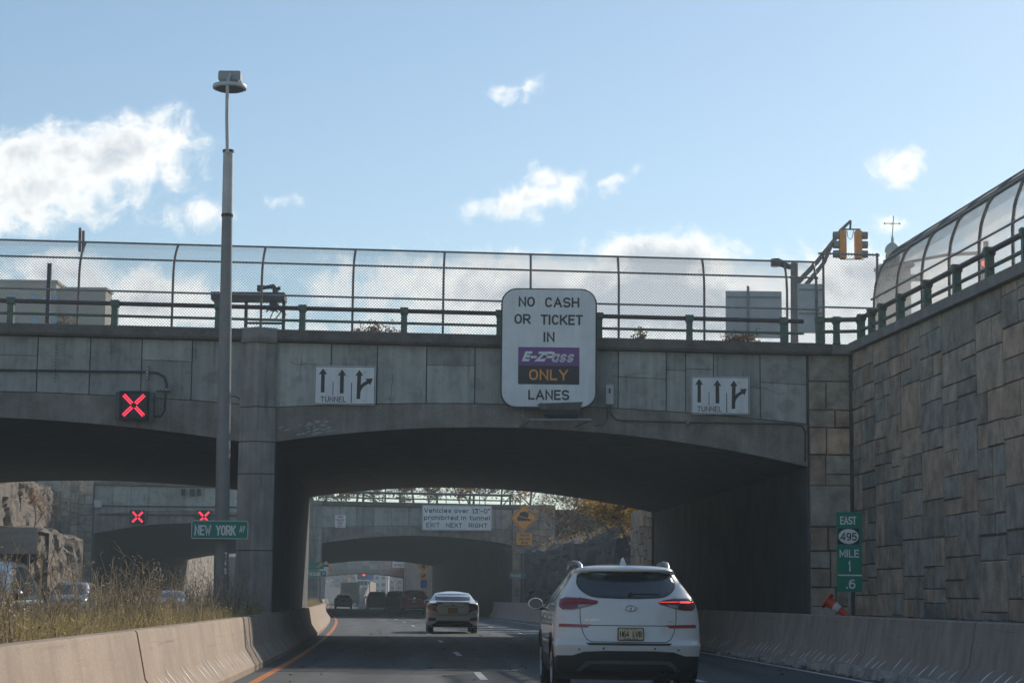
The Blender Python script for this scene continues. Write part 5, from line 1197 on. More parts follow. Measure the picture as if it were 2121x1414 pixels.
for sx in (1, -1):
    pl = tl if sx > 0 else mir(tl)
    o = sh.patch(pl, 'tail_light', 'lamp_red' if sx < 0 else 'lamp_dark', suv, .010, t=.03, step=.035)
    sh.patch([(sx * x, z) for x, z in [(.63, 1.108), (.63, 1.15), (.47, 1.16), (.55, 1.125)]][::sx], 'reversing_lamp', 'lamp_clear', o, .0125, t=.005, step=.03)
    sh.line([(sx * x, z) for x, z in [(.39, 1.190), (.6, 1.196), (.845, 1.192)]], 'light_bar', 'lamp_lit' if sx > 0 else 'reflector', o, .004 if sx > 0 else .03, off=.0135)
    if sx > 0:
        for i in range(16): x = .40 + i * .0145; b = MB(); y = sh.rear(x, 1.19) - .015; b.lathe([(.0032, -.003), (.0025, .0)], (x, y, 1.191), 'Y', 6); b.build('led_dot', M['lamp_lit'], o)
        sh.patch([(.66, 1.183), (.80, 1.181), (.80, 1.203), (.66, 1.200)], 'lit_segment', 'lamp_lit', o, .0135, t=.003, step=.03)
        sh.patch([(.70, 1.10), (.82, 1.10), (.85, 1.15), (.84, 1.185), (.72, 1.175)], 'red_segment', 'lamp_red', o, .0125, t=.003, step=.03)
    rf = [(.52, .868), (.87, .872), (.86, .912), (.46, .905)]
    sh.patch([(sx * x, z) for x, z in rf][::sx], 'reflector', 'reflector', suv, .006, t=.01, step=.05)
    # tailgate shut line
    sh.line([(sx * x, z) for x, z in [(.60, 1.25), (.605, 1.1), (.60, .95), (.575, .82), (.53, .73), (.47, .695), (.0, .692)]], 'tailgate_gap', 'black', suv, .008)
    # roof rail
    b = MB(); pts = [(.555, .70, 1.585), (.56, .76, 1.635), (.575, 1.0, 1.678), (.60, 1.6, 1.70), (.615, 2.3, 1.69), (.61, 2.7, 1.63)]
    b.tube([(sx * x, y, z) for x, y, z in pts], [.02, .028, .028, .028, .026, .016], 8); b.build('roof_rail', M['rim'], suv, smooth=60)
    # side glass, pillars and lower cladding
    win = [(3.0, 1.13), (2.5, 1.42), (2.2, 1.52), (1.5, 1.56), (1.12, 1.54), (.98, 1.46), (1.05, 1.30), (1.25, 1.19), (1.9, 1.15)]
    sh.patch(smooth_poly(win, 4), 'side_window', 'glass', suv, .005, 'side', sx, .08, .012)
    sh.line([(1.78, 1.15), (1.72, 1.55)], 'door_pillar', 'plastic', suv, .05, 'side', sx, .008)
    sh.line([(2.85, .45), (2.85, 1.12)], 'door_gap', 'black', suv, .008, 'side', sx); sh.line([(1.75, .45), (1.75, 1.13)], 'door_gap', 'black', suv, .008, 'side', sx)
    for y in (2.1, 1.15): b = MB(); x = sh.side(y, .98) + .012; b.box(min(sx * x, sx * (x + .03)), max(sx * x, sx * (x + .03)), y - .1, y + .1, .965, .995); b.build('door_handle', M['paint_white'], suv)
    sh.patch([(1.44, .245), (3.15, .245), (3.15, .40), (1.44, .40)], 'side_cladding', 'plastic', suv, .012, 'side', sx, .15, .02)
    for yc in (.98, 3.62):
        b = MB(); rg = []
        for i in range(25):
            a = -.25 + (math.pi + .5) * i / 24; ring = []
            for r_ in (.402, .455):
                yq, zq = yc + r_ * math.cos(a), .34 + r_ * math.sin(a); x = sh.side(min(max(yq, .15), 4.3), max(zq, .24)) + .012; ring += [(sx * x, yq, zq)]
            rg.append(ring + [(ring[1][0] - sx * .03, ring[1][1], ring[1][2]), (ring[0][0] - sx * .12, ring[0][1], ring[0][2])])
        b.loft(rg, True, True); b.build('wheel_arch_trim', M['plastic'], suv, smooth=50)
bump = [(-.93, .52), (-.93, .225), (.93, .225), (.93, .52), (.70, .525), (.56, .572), (.3, .585), (-.3, .585), (-.56, .572), (-.70, .525)]
w_ = .90; bump = [(max(-w_, min(w_, x)), z) for x, z in bump]
sh.patch(bump, 'lower_bumper', 'plastic', suv, .008, t=.03, step=.05)
skid = [(-.66, .33), (-.53, .455), (-.3, .465), (.3, .465), (.53, .455), (.66, .33), (.60, .33), (.48, .42), (-.48, .42), (-.60, .33)]
sh.patch(skid, 'skid_plate', 'plastic_grey', suv, .018, t=.02, step=.05)
sh.patch([(-.54, .682), (-.5, .655), (.5, .655), (.54, .682)], 'bumper_step', 'plastic', suv, .010, t=.02)
for sx in (-1, 1):                    # slanted recess flanks beside the plate
    sh.line([(sx * .46, .885), (sx * .40, .80), (sx * .34, .71)], 'recess_edge', 'paint_white', suv, .012, off=.004)
sh.line([(-.5, .895), (.5, .895)], 'recess_lip', 'plastic_grey', suv, .010, off=.003)
for x in (.42, .56): b = MB(); b.lathe([(.04, .0), (.046, -.045), (.054, -.05), (.054, .08)], (x, sh.rear(x, .34) + .02, .335), 'Y', 16); b.build('exhaust_tip', M['plastic'], suv, smooth=40)
plate(suv, sh, .02, .715, .872, .325, 'plate_yellow', [('H64', .08, .43), ('LWB', .57, .92)], 'New Jersey', 'Garden State')
# round maker's emblem: oval ring with a slanted H
ly, lz = sh.rear(.03, 1.11) - .012, 1.11
b = MB(); n = 28; rg = []
for i in range(n):
    a = 2 * math.pi * i / n; c = Vector((.03 + .072 * math.cos(a), ly, lz + .037 * math.sin(a))); d = Vector((math.cos(a), 0, math.sin(a)))
    rg.append([c + d * .007, c + Vector((0, -.007, 0)), c - d * .007, c + Vector((0, .007, 0))])
b.loft(rg + [rg[0]], True, False)
for x0, x1 in ((-.035, -.012), (.012, .035)): b.tube([(.03 + x0, ly - .003, lz - .025), (.03 + x1, ly - .003, lz + .025)], .0065, 6)
b.tube([(.03 - .03, ly - .003, lz - .008), (.03 + .03, ly - .003, lz + .008)], .006, 6); b.build('emblem', M['chrome'], suv, smooth=40)
text('TUCSON', -.60, -.37, .945, .975, sh.rear(-.5, .96) - .006, M['chrome'], suv, 'model_lettering', th=.2, slant=.25, t=.012)
text('HTRAC', .50, .57, .94, .952, sh.rear(.55, .945) - .006, M['plastic_grey'], suv, 'model_lettering', bold=.02, t=.006)
b = MB(); b.loft([[(.0 + sx * .045 * k, 1.0 + sy * .09 * k + o_, z) for sx, sy in ((-1, -1), (1, -1), (1, 1), (-1, 1))] for z, k, o_ in ((1.64, 1.2, 0), (1.66, 1, 0), (1.70, .6, -.02), (1.755, .2, -.06))]); b.build('antenna_fin', M['paint_white'], suv, smooth=50)
mirrors(suv, sh, 3.02, 1.15, 'paint_white', .22, .16)
for y in (.98, 3.62):
    for x in (-.80, .80): wheel(suv, x, y, .345, .225)
for x, z in ((-.32, .615), (.32, .615), (-.62, .6), (.62, .6)): b = MB(); b.lathe([(.014, -.003), (.013, .0)], (x, sh.rear(x, z) - .001, z), 'Y', 12); b.build('parking_sensor', M['plastic_grey'], suv)
ORG_ok = True

# --- other cars, built from one recipe
def car(name, label, cat, loc, rz, keys, paint, glass_r, tl_poly, wheels, win, group=None, spoiler=None, plate_=None, arches=True, extras=(), facing_glass=None, rail=False, zn=44, lamp='lamp_red', b_=.10, R_=.26, bump=None, mir_=None, wr=.32, sub=True):
    root = vehicle_root(name, label, cat, loc, rz, group)
    s = Shell(keys, bulge=b_, R_=R_, n=3.2, Rf=.6)
    zs = [keys[0][0] + i * (keys[-1][0] - keys[0][0]) / zn for i in range(zn + 1)]
    s.body(zs, 'body', M[paint], root, [(y, wr, wr + .06, .55) for y in wheels] if arches else None)
    W0 = keys[2][1]; MB().box(-W0 * .78, W0 * .78, .4, keys[0][3] - .3, keys[0][0] + .02, .55).build('underbody', M['black'], root)
    s.patch(glass_r, 'rear_window', 'glass', root, .006, t=.015, step=.08)
    if facing_glass: s.patch(facing_glass, 'windscreen', 'glass', root, .006, 'front', 1, .09, .015)
    for sx in (1, -1):
        if tl_poly: s.patch([(sx * x, z) for x, z in tl_poly][::sx], 'tail_light', lamp, root, .012, t=.03, step=.05)
        if win: s.patch(win, 'side_window', 'glass', root, .006, 'side', sx, .12, .012)
    if bump: s.patch(bump, 'lower_bumper', 'plastic', root, .010, t=.03, step=.07)
    for y in wheels:
        for x in (-W0 + .13, W0 - .13): wheel(root, x, y, wr, .215, sub)
    if mir_: mirrors(root, s, mir_[0], mir_[1], mir_[2] if len(mir_) > 2 else paint)
    return root, s
SEDAN = [(.20, .76, .25, 4.3), (.28, .84, .10, 4.5), (.42, .885, .035, 4.58), (.56, .895, .0, 4.6), (.64, .90, .03, 4.6), (.72, .905, .06, 4.57), (.86, .905, .05, 4.45), (.95, .89, .04, 4.1), (1.01, .86, .03, 3.6), (1.05, .825, .10, 3.3), (1.085, .785, .46, 3.15), (1.14, .755, .60, 3.0), (1.22, .70, .78, 2.8), (1.30, .645, .98, 2.55), (1.355, .60, 1.18, 2.35), (1.40, .54, 1.42, 2.15)]
gl = smooth_poly([(-.52, 1.345), (0, 1.36), (.52, 1.345), (.585, 1.27), (.60, 1.16), (.52, 1.118), (0, 1.108), (-.52, 1.118), (-.60, 1.16), (-.585, 1.27)], 4)
tlp = [(.36, 1.035), (.62, 1.03), (.80, .965), (.875, .93), (.865, .82), (.79, .79), (.55, .735), (.60, .84), (.565, .93), (.52, .985), (.36, 1.015)]
civ, cs = car('sedan', 'white four door sedan with bracket shaped tail lights driving in sunlight', 'car', (*(P(938, 1290, 69)[0], 69), 0), rad(3.2), SEDAN, 'paint_white_warm', gl, tlp, (.95, 3.65), smooth_poly([(3.0, 1.07), (2.45, 1.33), (2.0, 1.37), (1.3, 1.34), (1.0, 1.24), (.95, 1.16), (1.3, 1.10), (2.0, 1.08)], 4), mir_=(3.0, 1.06))
cs.patch([(-.56, .40), (-.50, .43), (.50, .43), (.56, .40), (.70, .30), (.80, .27), (.80, .215), (-.80, .215), (-.80, .27), (-.70, .30)], 'diffuser', 'plastic', civ, .010, t=.03)
sp = MB(); sp.loft([[(x, cs.rear(x, 1.0) - .035 + .0, 1.045), (x, cs.rear(x, 1.0) + .02, 1.085), (x, cs.rear(x, 1.0) + .14, 1.075), (x, cs.rear(x, 1.0) + .1, 1.04)] for x in [-.58 + .116 * i for i in range(11)]]); sp.build('spoiler', M['paint_white_warm'], civ, smooth=40)
for sx in (1, -1):
    cs.patch([(sx * x, z) for x, z in [(.60, .43), (.84, .42), (.85, .52), (.80, .545), (.60, .53), (.57, .49)]][::sx], 'fog_vent', 'plastic', civ, .008, t=.02)
    cs.patch([(sx * x, z) for x, z in [(.72, .44), (.83, .44), (.835, .505), (.72, .51)]][::sx], 'reflector', 'reflector', civ, .014, t=.01)
    cs.patch([(sx * x, z) for x, z in [(.60, .905), (.70, .90), (.70, .925), (.60, .93)]][::sx], 'reversing_lamp', 'headlamp', civ, .016, t=.01)
    cs.line([(sx * x, z) for x, z in [(.50, 1.0), (.57, .9), (.55, .74), (.48, .64), (.40, .61), (0, .60)]], 'boot_gap', 'black', civ, .009)
cs.line([(-.38, .885), (-.32, .915), (.32, .915), (.38, .885)], 'recess_lip', 'plastic_grey', civ, .010, off=.003)
plate(civ, cs, 0, .69, .865, .33, 'plate_orange', [('KBR', .1, .45), ('4187', .5, .9)] if False else [], off=.012)
b = MB(); y = cs.rear(0, .96) - .008
for x in (-.035, .035): b.box(x - .008, x + .008, y, y + .02, .925, .99)
b.box(-.035, .035, y + .001, y + .02, .95, .965); b.build('emblem', M['plastic_grey'], civ)
SUVK = [(.24, .80, .22, 4.2), (.32, .88, .09, 4.4), (.45, .92, .03, 4.5), (.62, .935, .0, 4.52), (.80, .935, .07, 4.5), (1.0, .92, .12, 4.35), (1.10, .905, .14, 3.9), (1.18, .88, .17, 3.4), (1.28, .84, .26, 3.15), (1.42, .77, .42, 2.8), (1.56, .70, .56, 2.4), (1.60, .67, .48, 2.2), (1.66, .60, .58, 1.95)]
gls = smooth_poly([(-.55, 1.53), (0, 1.545), (.55, 1.53), (.63, 1.42), (.64, 1.25), (.4, 1.215), (0, 1.21), (-.4, 1.215), (-.64, 1.25), (-.63, 1.42)], 4)
tls = [(.90, 1.22), (.78, 1.26), (.48, 1.15), (.50, 1.07), (.84, 1.06), (.91, 1.12)]
wins = smooth_poly([(3.0, 1.16), (2.5, 1.46), (2.0, 1.56), (1.2, 1.58), (.9, 1.5), (1.0, 1.28), (1.4, 1.2), (2.0, 1.17)], 4)
lowb = [(-.88, .48), (-.6, .52), (.6, .52), (.88, .48), (.88, .25), (-.88, .25)]
def at(px, Y): return (P(px, 1262, Y)[0], Y, 0)
red, rs = car('suv', 'dark red suv with a chrome tailgate strip just beyond the white sedan', 'suv', at(858.5, 136), rad(4.5), SUVK, 'paint_red', gls, tls, (.95, 3.6), wins, lamp='reflector', bump=lowb, mir_=(3.0, 1.2), wr=.34)
rs.line([(-.42, 1.06), (.42, 1.06)], 'chrome_strip', 'box_white', red, .035, off=.02); rs.line([(-.62, .40), (.62, .40)], 'bumper_trim', 'box_white', red, .04, off=.03)  # flat white stands in for the bright reflection of chrome
b = MB(); b.lathe([(.07, -.01), (.06, .0)], (0, rs.rear(0, 1.14) - .01, 1.14), 'Y', 12); b.build('emblem', M['chrome'], red); plate(red, rs, 0, .86, 1.0, .32, 'box_white', [])
dk, ds = car('suv', 'black suv half hidden behind the left side of the dark red suv', 'suv', at(822, 156), rad(5), SUVK, 'paint_black', gls, tls, (.95, 3.6), wins, lamp='reflector', bump=lowb, wr=.34, mir_=(3.0, 1.2))
bk, bs_ = car('suv', 'black minivan like suv between the far bus and the dark red suv', 'suv', at(781.5, 180), rad(5), [(z, w_ * 1.03, r_, f_ + .3) for z, w_, r_, f_ in SUVK], 'paint_black', gls, tls, (.95, 3.8), wins, lamp='reflector', bump=lowb, wr=.34, mir_=(3.2, 1.2))
bs_.line([(-.3, .80), (.3, .80)], 'bumper_trim', 'chrome', bk, .03, off=.02)
sv_, ss_ = car('sedan', 'beige silver sedan at the left edge of the far lanes behind the bus', 'car', at(711, 197), rad(5), SEDAN, 'paint_silver', gl, [(.48, .98), (.82, .96), (.86, .86), (.55, .84)], (.95, 3.65), smooth_poly([(3.0, 1.07), (2.45, 1.33), (2.0, 1.37), (1.3, 1.34), (1.0, 1.24), (.95, 1.16), (1.3, 1.10), (2.0, 1.08)], 4), lamp='lamp_dark', bump=[(-.8, .40), (.8, .40), (.8, .22), (-.8, .22)], sub=False)
plate(sv_, ss_, 0, .70, .86, .33, 'plate_back', [])
far, fs = car('suv', 'small silver hatchback far ahead with red tail lights on the right', 'car', at(816, 262), rad(5), SUVK, 'paint_silver', gls, tls, (.95, 3.6), wins, sub=False)
f2, fs2 = car('sedan', 'pale car far ahead, partly hidden by the dark red suv', 'car', at(838, 268), rad(5), SEDAN, 'paint_grey', gl, [(.48, .98), (.82, .96), (.86, .86), (.55, .84)], (.95, 3.65), None, sub=False)
# oncoming cars on the opposite road (they face the camera)
def oncoming(px, py, Y, **k): return (P(px, py, Y)[0], Y, 0)
wsc = smooth_poly([(-.56, 1.30), (0, 1.32), (.56, 1.30), (.66, 1.15), (.70, 1.06), (0, 1.04), (-.70, 1.06), (-.66, 1.15)], 4)
mv, ms = car('suv', 'dark estate car on the opposite road at far left, seen side on behind weeds', 'suv', (-7.66, 29.6, 0), rad(183), [(z, w_, r_, f_) for z, w_, r_, f_ in SUVK], 'paint_blue_grey', gls, [(.90, 1.30), (.70, 1.30), (.66, 1.05), (.91, 1.05)], (.95, 3.6), wins, facing_glass=smooth_poly([(-.58, 1.5), (0, 1.52), (.58, 1.5), (.68, 1.3), (.72, 1.2), (0, 1.17), (-.72, 1.2), (-.68, 1.3)], 4), mir_=(3.0, 1.2), wr=.34)
for sx in (1, -1): ms.line([(1.75, 1.18), (1.70, 1.58)], 'door_pillar', 'paint_blue_grey', mv, .05, 'side', sx, .009)
VAN = [(.25, .82, .2, 4.5), (.35, .92, .08, 4.75), (.6, .96, .0, 4.85), (.9, .965, .04, 4.8), (1.05, .955, .06, 4.55), (1.15, .94, .08, 4.1), (1.3, .90, .14, 3.8), (1.5, .83, .25, 3.4), (1.65, .76, .34, 3.1), (1.75, .68, .45, 2.9)]
vn, vs_ = car('van', 'pale grey minivan facing us on the opposite road under the second bridge', 'van', oncoming(166, 1240, 99), rad(184), VAN, 'paint_grey', gls, None, (.95, 3.9), wins, facing_glass=smooth_poly([(-.62, 1.62), (0, 1.65), (.62, 1.62), (.74, 1.38), (.78, 1.22), (0, 1.18), (-.78, 1.22), (-.74, 1.38)], 4), mir_=(3.7, 1.2), wr=.34)
se, se_s = car('sedan', 'dark blue grey sedan facing us on the opposite road left of the lamp pole', 'car', oncoming(362, 1240, 96), rad(184), SEDAN, 'paint_blue_grey', gl, None, (.95, 3.65), smooth_poly([(3.0, 1.07), (2.45, 1.33), (2.0, 1.37), (1.3, 1.34), (1.0, 1.24), (.95, 1.16), (1.3, 1.10), (2.0, 1.08)], 4), facing_glass=wsc, mir_=(3.0, 1.06))
for root, s in ((mv, ms), (vn, vs_), (se, se_s)):
    for sx in (1, -1): s.patch([(sx * x, z) for x, z in [(.50, .70), (.84, .72), (.86, .84), (.56, .80)]][::sx], 'headlight', 'headlamp', root, .01, 'front', 1, .06, .03)
    s.patch([(-.42, .45), (.42, .45), (.46, .68), (-.46, .68)], 'grille', 'plastic', root, .01, 'front', 1, .08, .02)
# dark bus ahead and white bus beyond the third bridge
def bus(label, px, Y, paint, rz, gl_):
    t = vehicle_root('bus', label, 'bus', (P(px, 1255, Y)[0], Y, 0), rz)
    b = MB(); b.loft([[(x, y, z) for x, z in rrect(-1.27, 1.27, .35, 3.1, .16)] for y in (0, .06, 11.9, 12)]); b.build('body', M[paint], t, smooth=40)
    b = MB(); b.prism(rrect(-1.02, 1.02, 1.75, 2.75, .1), -.02, .02); b.build('rear_window', M['plastic'], t)
    MB().box(-.9, .9, -.03, .02, .7, 1.5).build('engine_grille', M['plastic'], t)
    MB().box(-.7, .7, -.025, .02, 2.82, 3.0).build('destination_panel', M[gl_], t)
    for sx in (-1, 1):
        MB().box(sx * 1.1 - .1, sx * 1.1 + .1, -.03, .02, .9, 1.35).build('tail_light', M['lamp_dark'], t)
        MB().box(min(sx * 1.262, sx * 1.285), max(sx * 1.262, sx * 1.285), .8, 11.2, 1.6, 2.7).build('side_window', M['glass'], t)
        for y in (2.6, 9.2): wheel(t, sx * 1.1, y, .5, .28, False)
    return t
bus('dark bus seen from behind in front of the farthest bridge', 724.5, 268, 'paint_black', rad(5), 'plastic')
bus('white bus coming down the curved ramp beyond the farthest bridge', 750, 372, 'paint_white_warm', rad(2), 'glass').location.z = 2.6

# ---------------------------------------------------------------- rock faces and stone returns between the bridges
def blocky(p, s):
    d, pts = noise.voronoi(Vector(p) / s, distance_metric='CHEBYCHEV'); c = pts[0]
    return nz3(c.x * 3.1 + 7, c.y * 3.3, c.z * 2.9), d[1] - d[0]
def rock(name, label, Y0, Y1, u, side, zt, m, nu, nv, amp=.5, top_run=4., zend=6.95):
    t = thing(name, label, 'rock', W(u, (Y0 + Y1) / 2, 0)); b = MB()
    def fn(a, c):
        y = lerp(Y0, Y1, a)
        if c < .8:
            z = zt(y) * c / .8; p = (y * .55, z * 1.0, 3.3)
            wy, wz = nz3(y * .6, z * .6, 5) * .35, nz3(y * .6, z * .6, 15) * .25; h1, e1 = blocky((p[0] + wy, p[1] + wz, 3.3), 1.5); h2, e2 = blocky(((y + wy) * .7, (z + wz) * 1.3, 9), .75)
            d = h1 * amp + h2 * amp * .32 + max(0, .07 - e1) * 4.0 * amp + max(0, .05 - e2) * 3.0 * amp + nz3(y * 1.7, z * 1.7, u) * .12 + nz3(y * 5, z * 6, u) * .04 + c * .4
            edge = min(1, min(y - Y0, Y1 - y) / 1.0)
            return W(u + side * (d * edge + .2), y + h2 * .1, z + nz3(y * 2, z * 2) * .06)
        k = (c - .8) / .2
        return W(u + side * (.7 + k * top_run + nz3(y * .8, k) * .3), y, lerp(zt(y), zend, k) + (nz3(y * .9, k * 4) * .3 + nz3(y * 3, k * 14) * .12) * (1 - k))
    b.grid(fn, nu, nv); o = b.build('rock_body', [M[m], M['slope_soil']], t, smooth=28)
    for i_, p_ in enumerate(o.data.polygons):
        if (i_ % nv) / nv > .84 and m == 'rock_dark': p_.material_index = 1
    return t
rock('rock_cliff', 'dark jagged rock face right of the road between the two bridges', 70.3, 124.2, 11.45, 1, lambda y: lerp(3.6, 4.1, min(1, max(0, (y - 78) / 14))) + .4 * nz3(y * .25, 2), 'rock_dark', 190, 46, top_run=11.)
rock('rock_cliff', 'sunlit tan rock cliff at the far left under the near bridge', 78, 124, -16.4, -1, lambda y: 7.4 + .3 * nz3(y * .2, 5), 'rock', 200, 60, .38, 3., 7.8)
rock('rock_outcrop', 'blocky brown rock outcrop low at the left below the cliff', 99, 113, -14.0, -1, lambda y: 4.35 + .3 * nz3(y * .4, 8), 'rock', 90, 40, .42, 3., 4.6)
def rest_wall(name, label, u0, u1, Y, top, seed):
    t = thing(name, label, 'wall', W(u0, Y, 0))
    ashlar('stonework', lambda s, z, d: Vector((XL(Y) + s, Y - d, z)), u0, u1, .2, lambda s: top, t, seed, 1.0)
    MB().box(XL(Y) + u0, XL(Y) + u1, Y + .01, Y + .9, -.1, top).build('mortar_core', M['mortar'], t); return t
rest_wall('stone_wing_wall', 'dark stone wall beside the left end of the second bridge', -19.6, -14.75, 121.9, 8.1, 21)
rest_wall('stone_wing_wall', 'stone wall behind the orange diamond sign at the second bridge', 11.15, 13.8, 124.4, 7.0, 22)
t = thing('stone_wing_wall', 'short stone wall at the right far mouth of the near underpass', 'wall', W(11.5, 73, 0))
ashlar('stonework', lambda s, z, d: Vector((XL(s) + 11.35 - d, s, z)), 70.3, 75.8, .3, lambda s: 4.5, t, 23, 1.0, asp=1.6, relief=.01)
b = MB(); b.loft([[W(11.36, y, -.1), W(12.2, y, -.1), W(12.2, y, 4.5), W(11.36, y, 4.5)] for y in (70.3, 73, 75.8)]); b.build('mortar_core', M['mortar'], t)
for a, c, u_, s_, lab in ((212.5, 300, 11.2, 1, 'stone wall right of the road between the second and third bridge'), (212.5, 300, -15, -1, 'stone wall left of the opposite road between the second and third bridge')):
    t = thing('stone_retaining_wall', lab, 'wall', W(u_, 250, 0))
    ashlar('stonework', lambda s, z, d: Vector((XL(s) + u_ - s_ * d, s, z)), a, c, .2, lambda s: 6.6, t, 31, 1.6)
    b = MB(); b.loft([[W(u_ + s_ * .01, y, -.1), W(u_ + s_ * 1.2, y, -.1), W(u_ + s_ * 1.2, y, 6.7), W(u_ + s_ * .01, y, 6.7)] for y in frange(a, c, 8)]); b.build('mortar_core', M['mortar'], t)
# boarded sign back and a small box at the left
bd = board('road_sign', 'dark back of a wide road sign on posts before the left rock', (-60, 1091, 78, 1146), 97, 'plate_back', 30)
for px in (10, 60): x = P(px, 1120, 97)[0]; MB().box(x - .06, x + .06, 97.01, 97.1, .3, bd.Z0 + .5).build('post', M['galv_rust'], bd.root)
for o in list(bd.root.children):
    if o.name.startswith('post') and len(o.data.vertices) == 16: bpy.data.objects.remove(o)
eb = Sign('junction_box', 'small pale utility box at the left end of the second bridge', 'box', (196, 1036, 211, 1050), 122.05, r=.02, t=.2, face='box_white')
eb.rect(199, 1039, 208, 1047, 'box_white', 'door', .01)
cd = thing('conduit', 'long dark conduit lines along the left half of the second bridge', 'pipe', W(-10, 122.6, 6))
for py in (1047, 1064): MB().tube([q(204, py, 122.15), q(300, py + 1, 122.4), q(400, py + 2, 122.65), q(496, py + 3, 122.9)], .05, 6).build('pipe', M['conduit'], cd, smooth=60)
for px in (380, 398, 412):
    t = thing('traffic_light', ['small unlit signal head hanging under the near arch, leftmost of three', 'small unlit signal head hanging under the near arch, middle of three', 'small unlit signal head hanging under the near arch, rightmost of three'][(380, 398, 412).index(px)], 'traffic light', q(px, 1026, 122.4), 'small dark signal heads on the second bridge')
    a = q(px, 1012, 122.4); c = q(px, 1026, 122.4); MB().box(a.x - .12, a.x + .12, 122.3, 122.55, c.z, a.z).build('housing', M['dark_metal'], t)
    for k in (.2, .5, .8): MB().lathe([(.09, -.05), (.09, .0)], (a.x, 122.3, lerp(c.z, a.z, k)), 'Y', 10).build('lens', M['black'], t)

# ---------------------------------------------------------------- vegetation
def blade(b, p, d, h, w_, lean, k, segs=3):
    side = Vector((-d.y, d.x, 0)) * w_; prev = None
    for i in range(segs + 1):
        q_ = i / segs; c = p + Vector((0, 0, h * q_)) + d * lean * q_ * q_
        s_ = side * (1 - q_ * .85)
        v = [b.b.verts.new(c - s_), b.b.verts.new(c + s_)]
        if prev: b.f([prev[0], prev[1], v[1], v[0]], k)
        prev = v
rr = random.Random(12); b = MB()
for i in range(44000):
    y = 9 + 50 * rr.random() ** 1.25 if i % 6 else rr.uniform(58, 120); u_ = rr.uniform(-2.2, -.66); cl = nz3(y * .7, u_ * 1.5); cl2 = nz3(y * .25, 7)
    if 44.2 < y < 70: 
        if rr.random() < .85: continue
    ang = rr.uniform(0, 6.28); h = rr.uniform(.22, .52) * (1 + .5 * cl + .3 * cl2)
    edge = max(0, (u_ + .9) / .25)
    h *= 1 - .25 * edge
    col = 0 if rr.random() < .36 + .3 * cl else (1 if rr.random() < .70 + .2 * edge else 2)
    blade(b, W(u_, y, .5 + .04 * (u_ < -1)), Vector((math.cos(ang), math.sin(ang), 0)), h, rr.uniform(.002, .0065) * (1 + y / 90), rr.uniform(.05, .34), col)
    if rr.random() < .5:             # small leaflets
        for _ in range(3):
            c = W(u_ + rr.uniform(-.08, .08), y + rr.uniform(-.08, .08), .5 + h * rr.uniform(.2, 1.)); s_ = rr.uniform(.008, .022); a = rr.uniform(0, 6.28); tl_ = rr.uniform(-.9, .9)
            dx = Vector((math.cos(a), math.sin(a), tl_)) * s_; dy = Vector((-math.sin(a), math.cos(a), rr.uniform(-.6, .6))) * s_ * .7
            b.poly([c - dx, c - dy, c + dx, c + dy], col if rr.random() < .7 else 1)
stuff(b.build('dry_grass', [M['grass_tan'], M['grass_olive'], M['grass_brown']], fix=False), 'dry brown and olive grass filling the median behind the barrier', 'grass')
b = MB()
for i in range(850):
    y = 12 + 34 * rr.random() ** .9; u_ = rr.uniform(-2.15, -.85); cl = nz3(y * .5, 3)
    if cl < -.25 and rr.random() < .7: continue
    h = rr.uniform(.5, 1.12) * (1 + .55 * cl); a = rr.uniform(0, 6.28); d = Vector((math.cos(a), math.sin(a), 0)); ln = rr.uniform(.03, .32)
    p = W(u_, y, .5); pts = [p + d * ln * q_ * q_ + Vector((rr.uniform(-.015, .015), 0, h * q_)) for q_ in (0, .3, .6, .85, 1)]
    b.tube(pts, [.005, .0045, .004, .003, .002], 3, False, 0)
    for _ in range(rr.randint(2, 7)):
        q_ = rr.uniform(.4, 1); c = p + d * ln * q_ * q_ + Vector((0, 0, h * q_)); a2 = rr.uniform(0, 6.28); l2 = rr.uniform(.05, .18)
        e = c + Vector((math.cos(a2) * l2, math.sin(a2) * l2, l2 * rr.uniform(.3, 1.2))); b.tube([c, (c + e) / 2 + Vector((0, 0, .01)), e], [.0028, .0022, .0012], 3, False, 0)
        if rr.random() < .6:
            s_ = rr.uniform(.006, .016)
            b.poly([e + Vector((-s_, 0, 0)), e + Vector((0, -s_, -s_ * .5)), e + Vector((s_, 0, 0)), e + Vector((0, s_, s_))], 1)
stuff(b.build('dry_weed_stalks', [M['stalk'], M['seed']], fix=False), 'tall thin dead weed stalks standing out of the median grass', 'weeds')
def weed_plant(label, p, h, n, seed, spread=.5, m=('stalk', 'seed'), leaf=.014):
    r = random.Random(seed); b = MB(); t = thing('dry_weed', label, 'plant', p); p = Vector(p)
    s_ = MB()
    for i in range(n):
        a = r.uniform(0, 6.28); d = Vector((math.cos(a), math.sin(a), 0)); l_ = r.uniform(.1, spread) * h; z = h * r.uniform(.5, 1)
        e = p + d * l_ + Vector((0, 0, z)); s_.tube([p, p + d * l_ * .4 + Vector((0, 0, z * .55)), e], [.008, .006, .002], 4, False)
        for _ in range(16):
            f_ = p.lerp(e, r.uniform(.45, 1.05)) + Vector((r.uniform(-.05, .05), r.uniform(-.05, .05), r.uniform(-.02, .05))) * h; k = leaf * r.uniform(.6, 1.6)
            b.poly([f_ + Vector((-k, 0, 0)), f_ + Vector((0, -k, k)), f_ + Vector((k, 0, r.uniform(-k, k))), f_ + Vector((0, k, -k))])
    s_.build('stems', M[m[0]], t, fix=False); b.build('seed_heads', M[m[1]], t, fix=False)['kind'] = 'stuff'
def on_med(px, py, Y): X, z = P(px, py, Y); return (X, Y, .5), z - .5
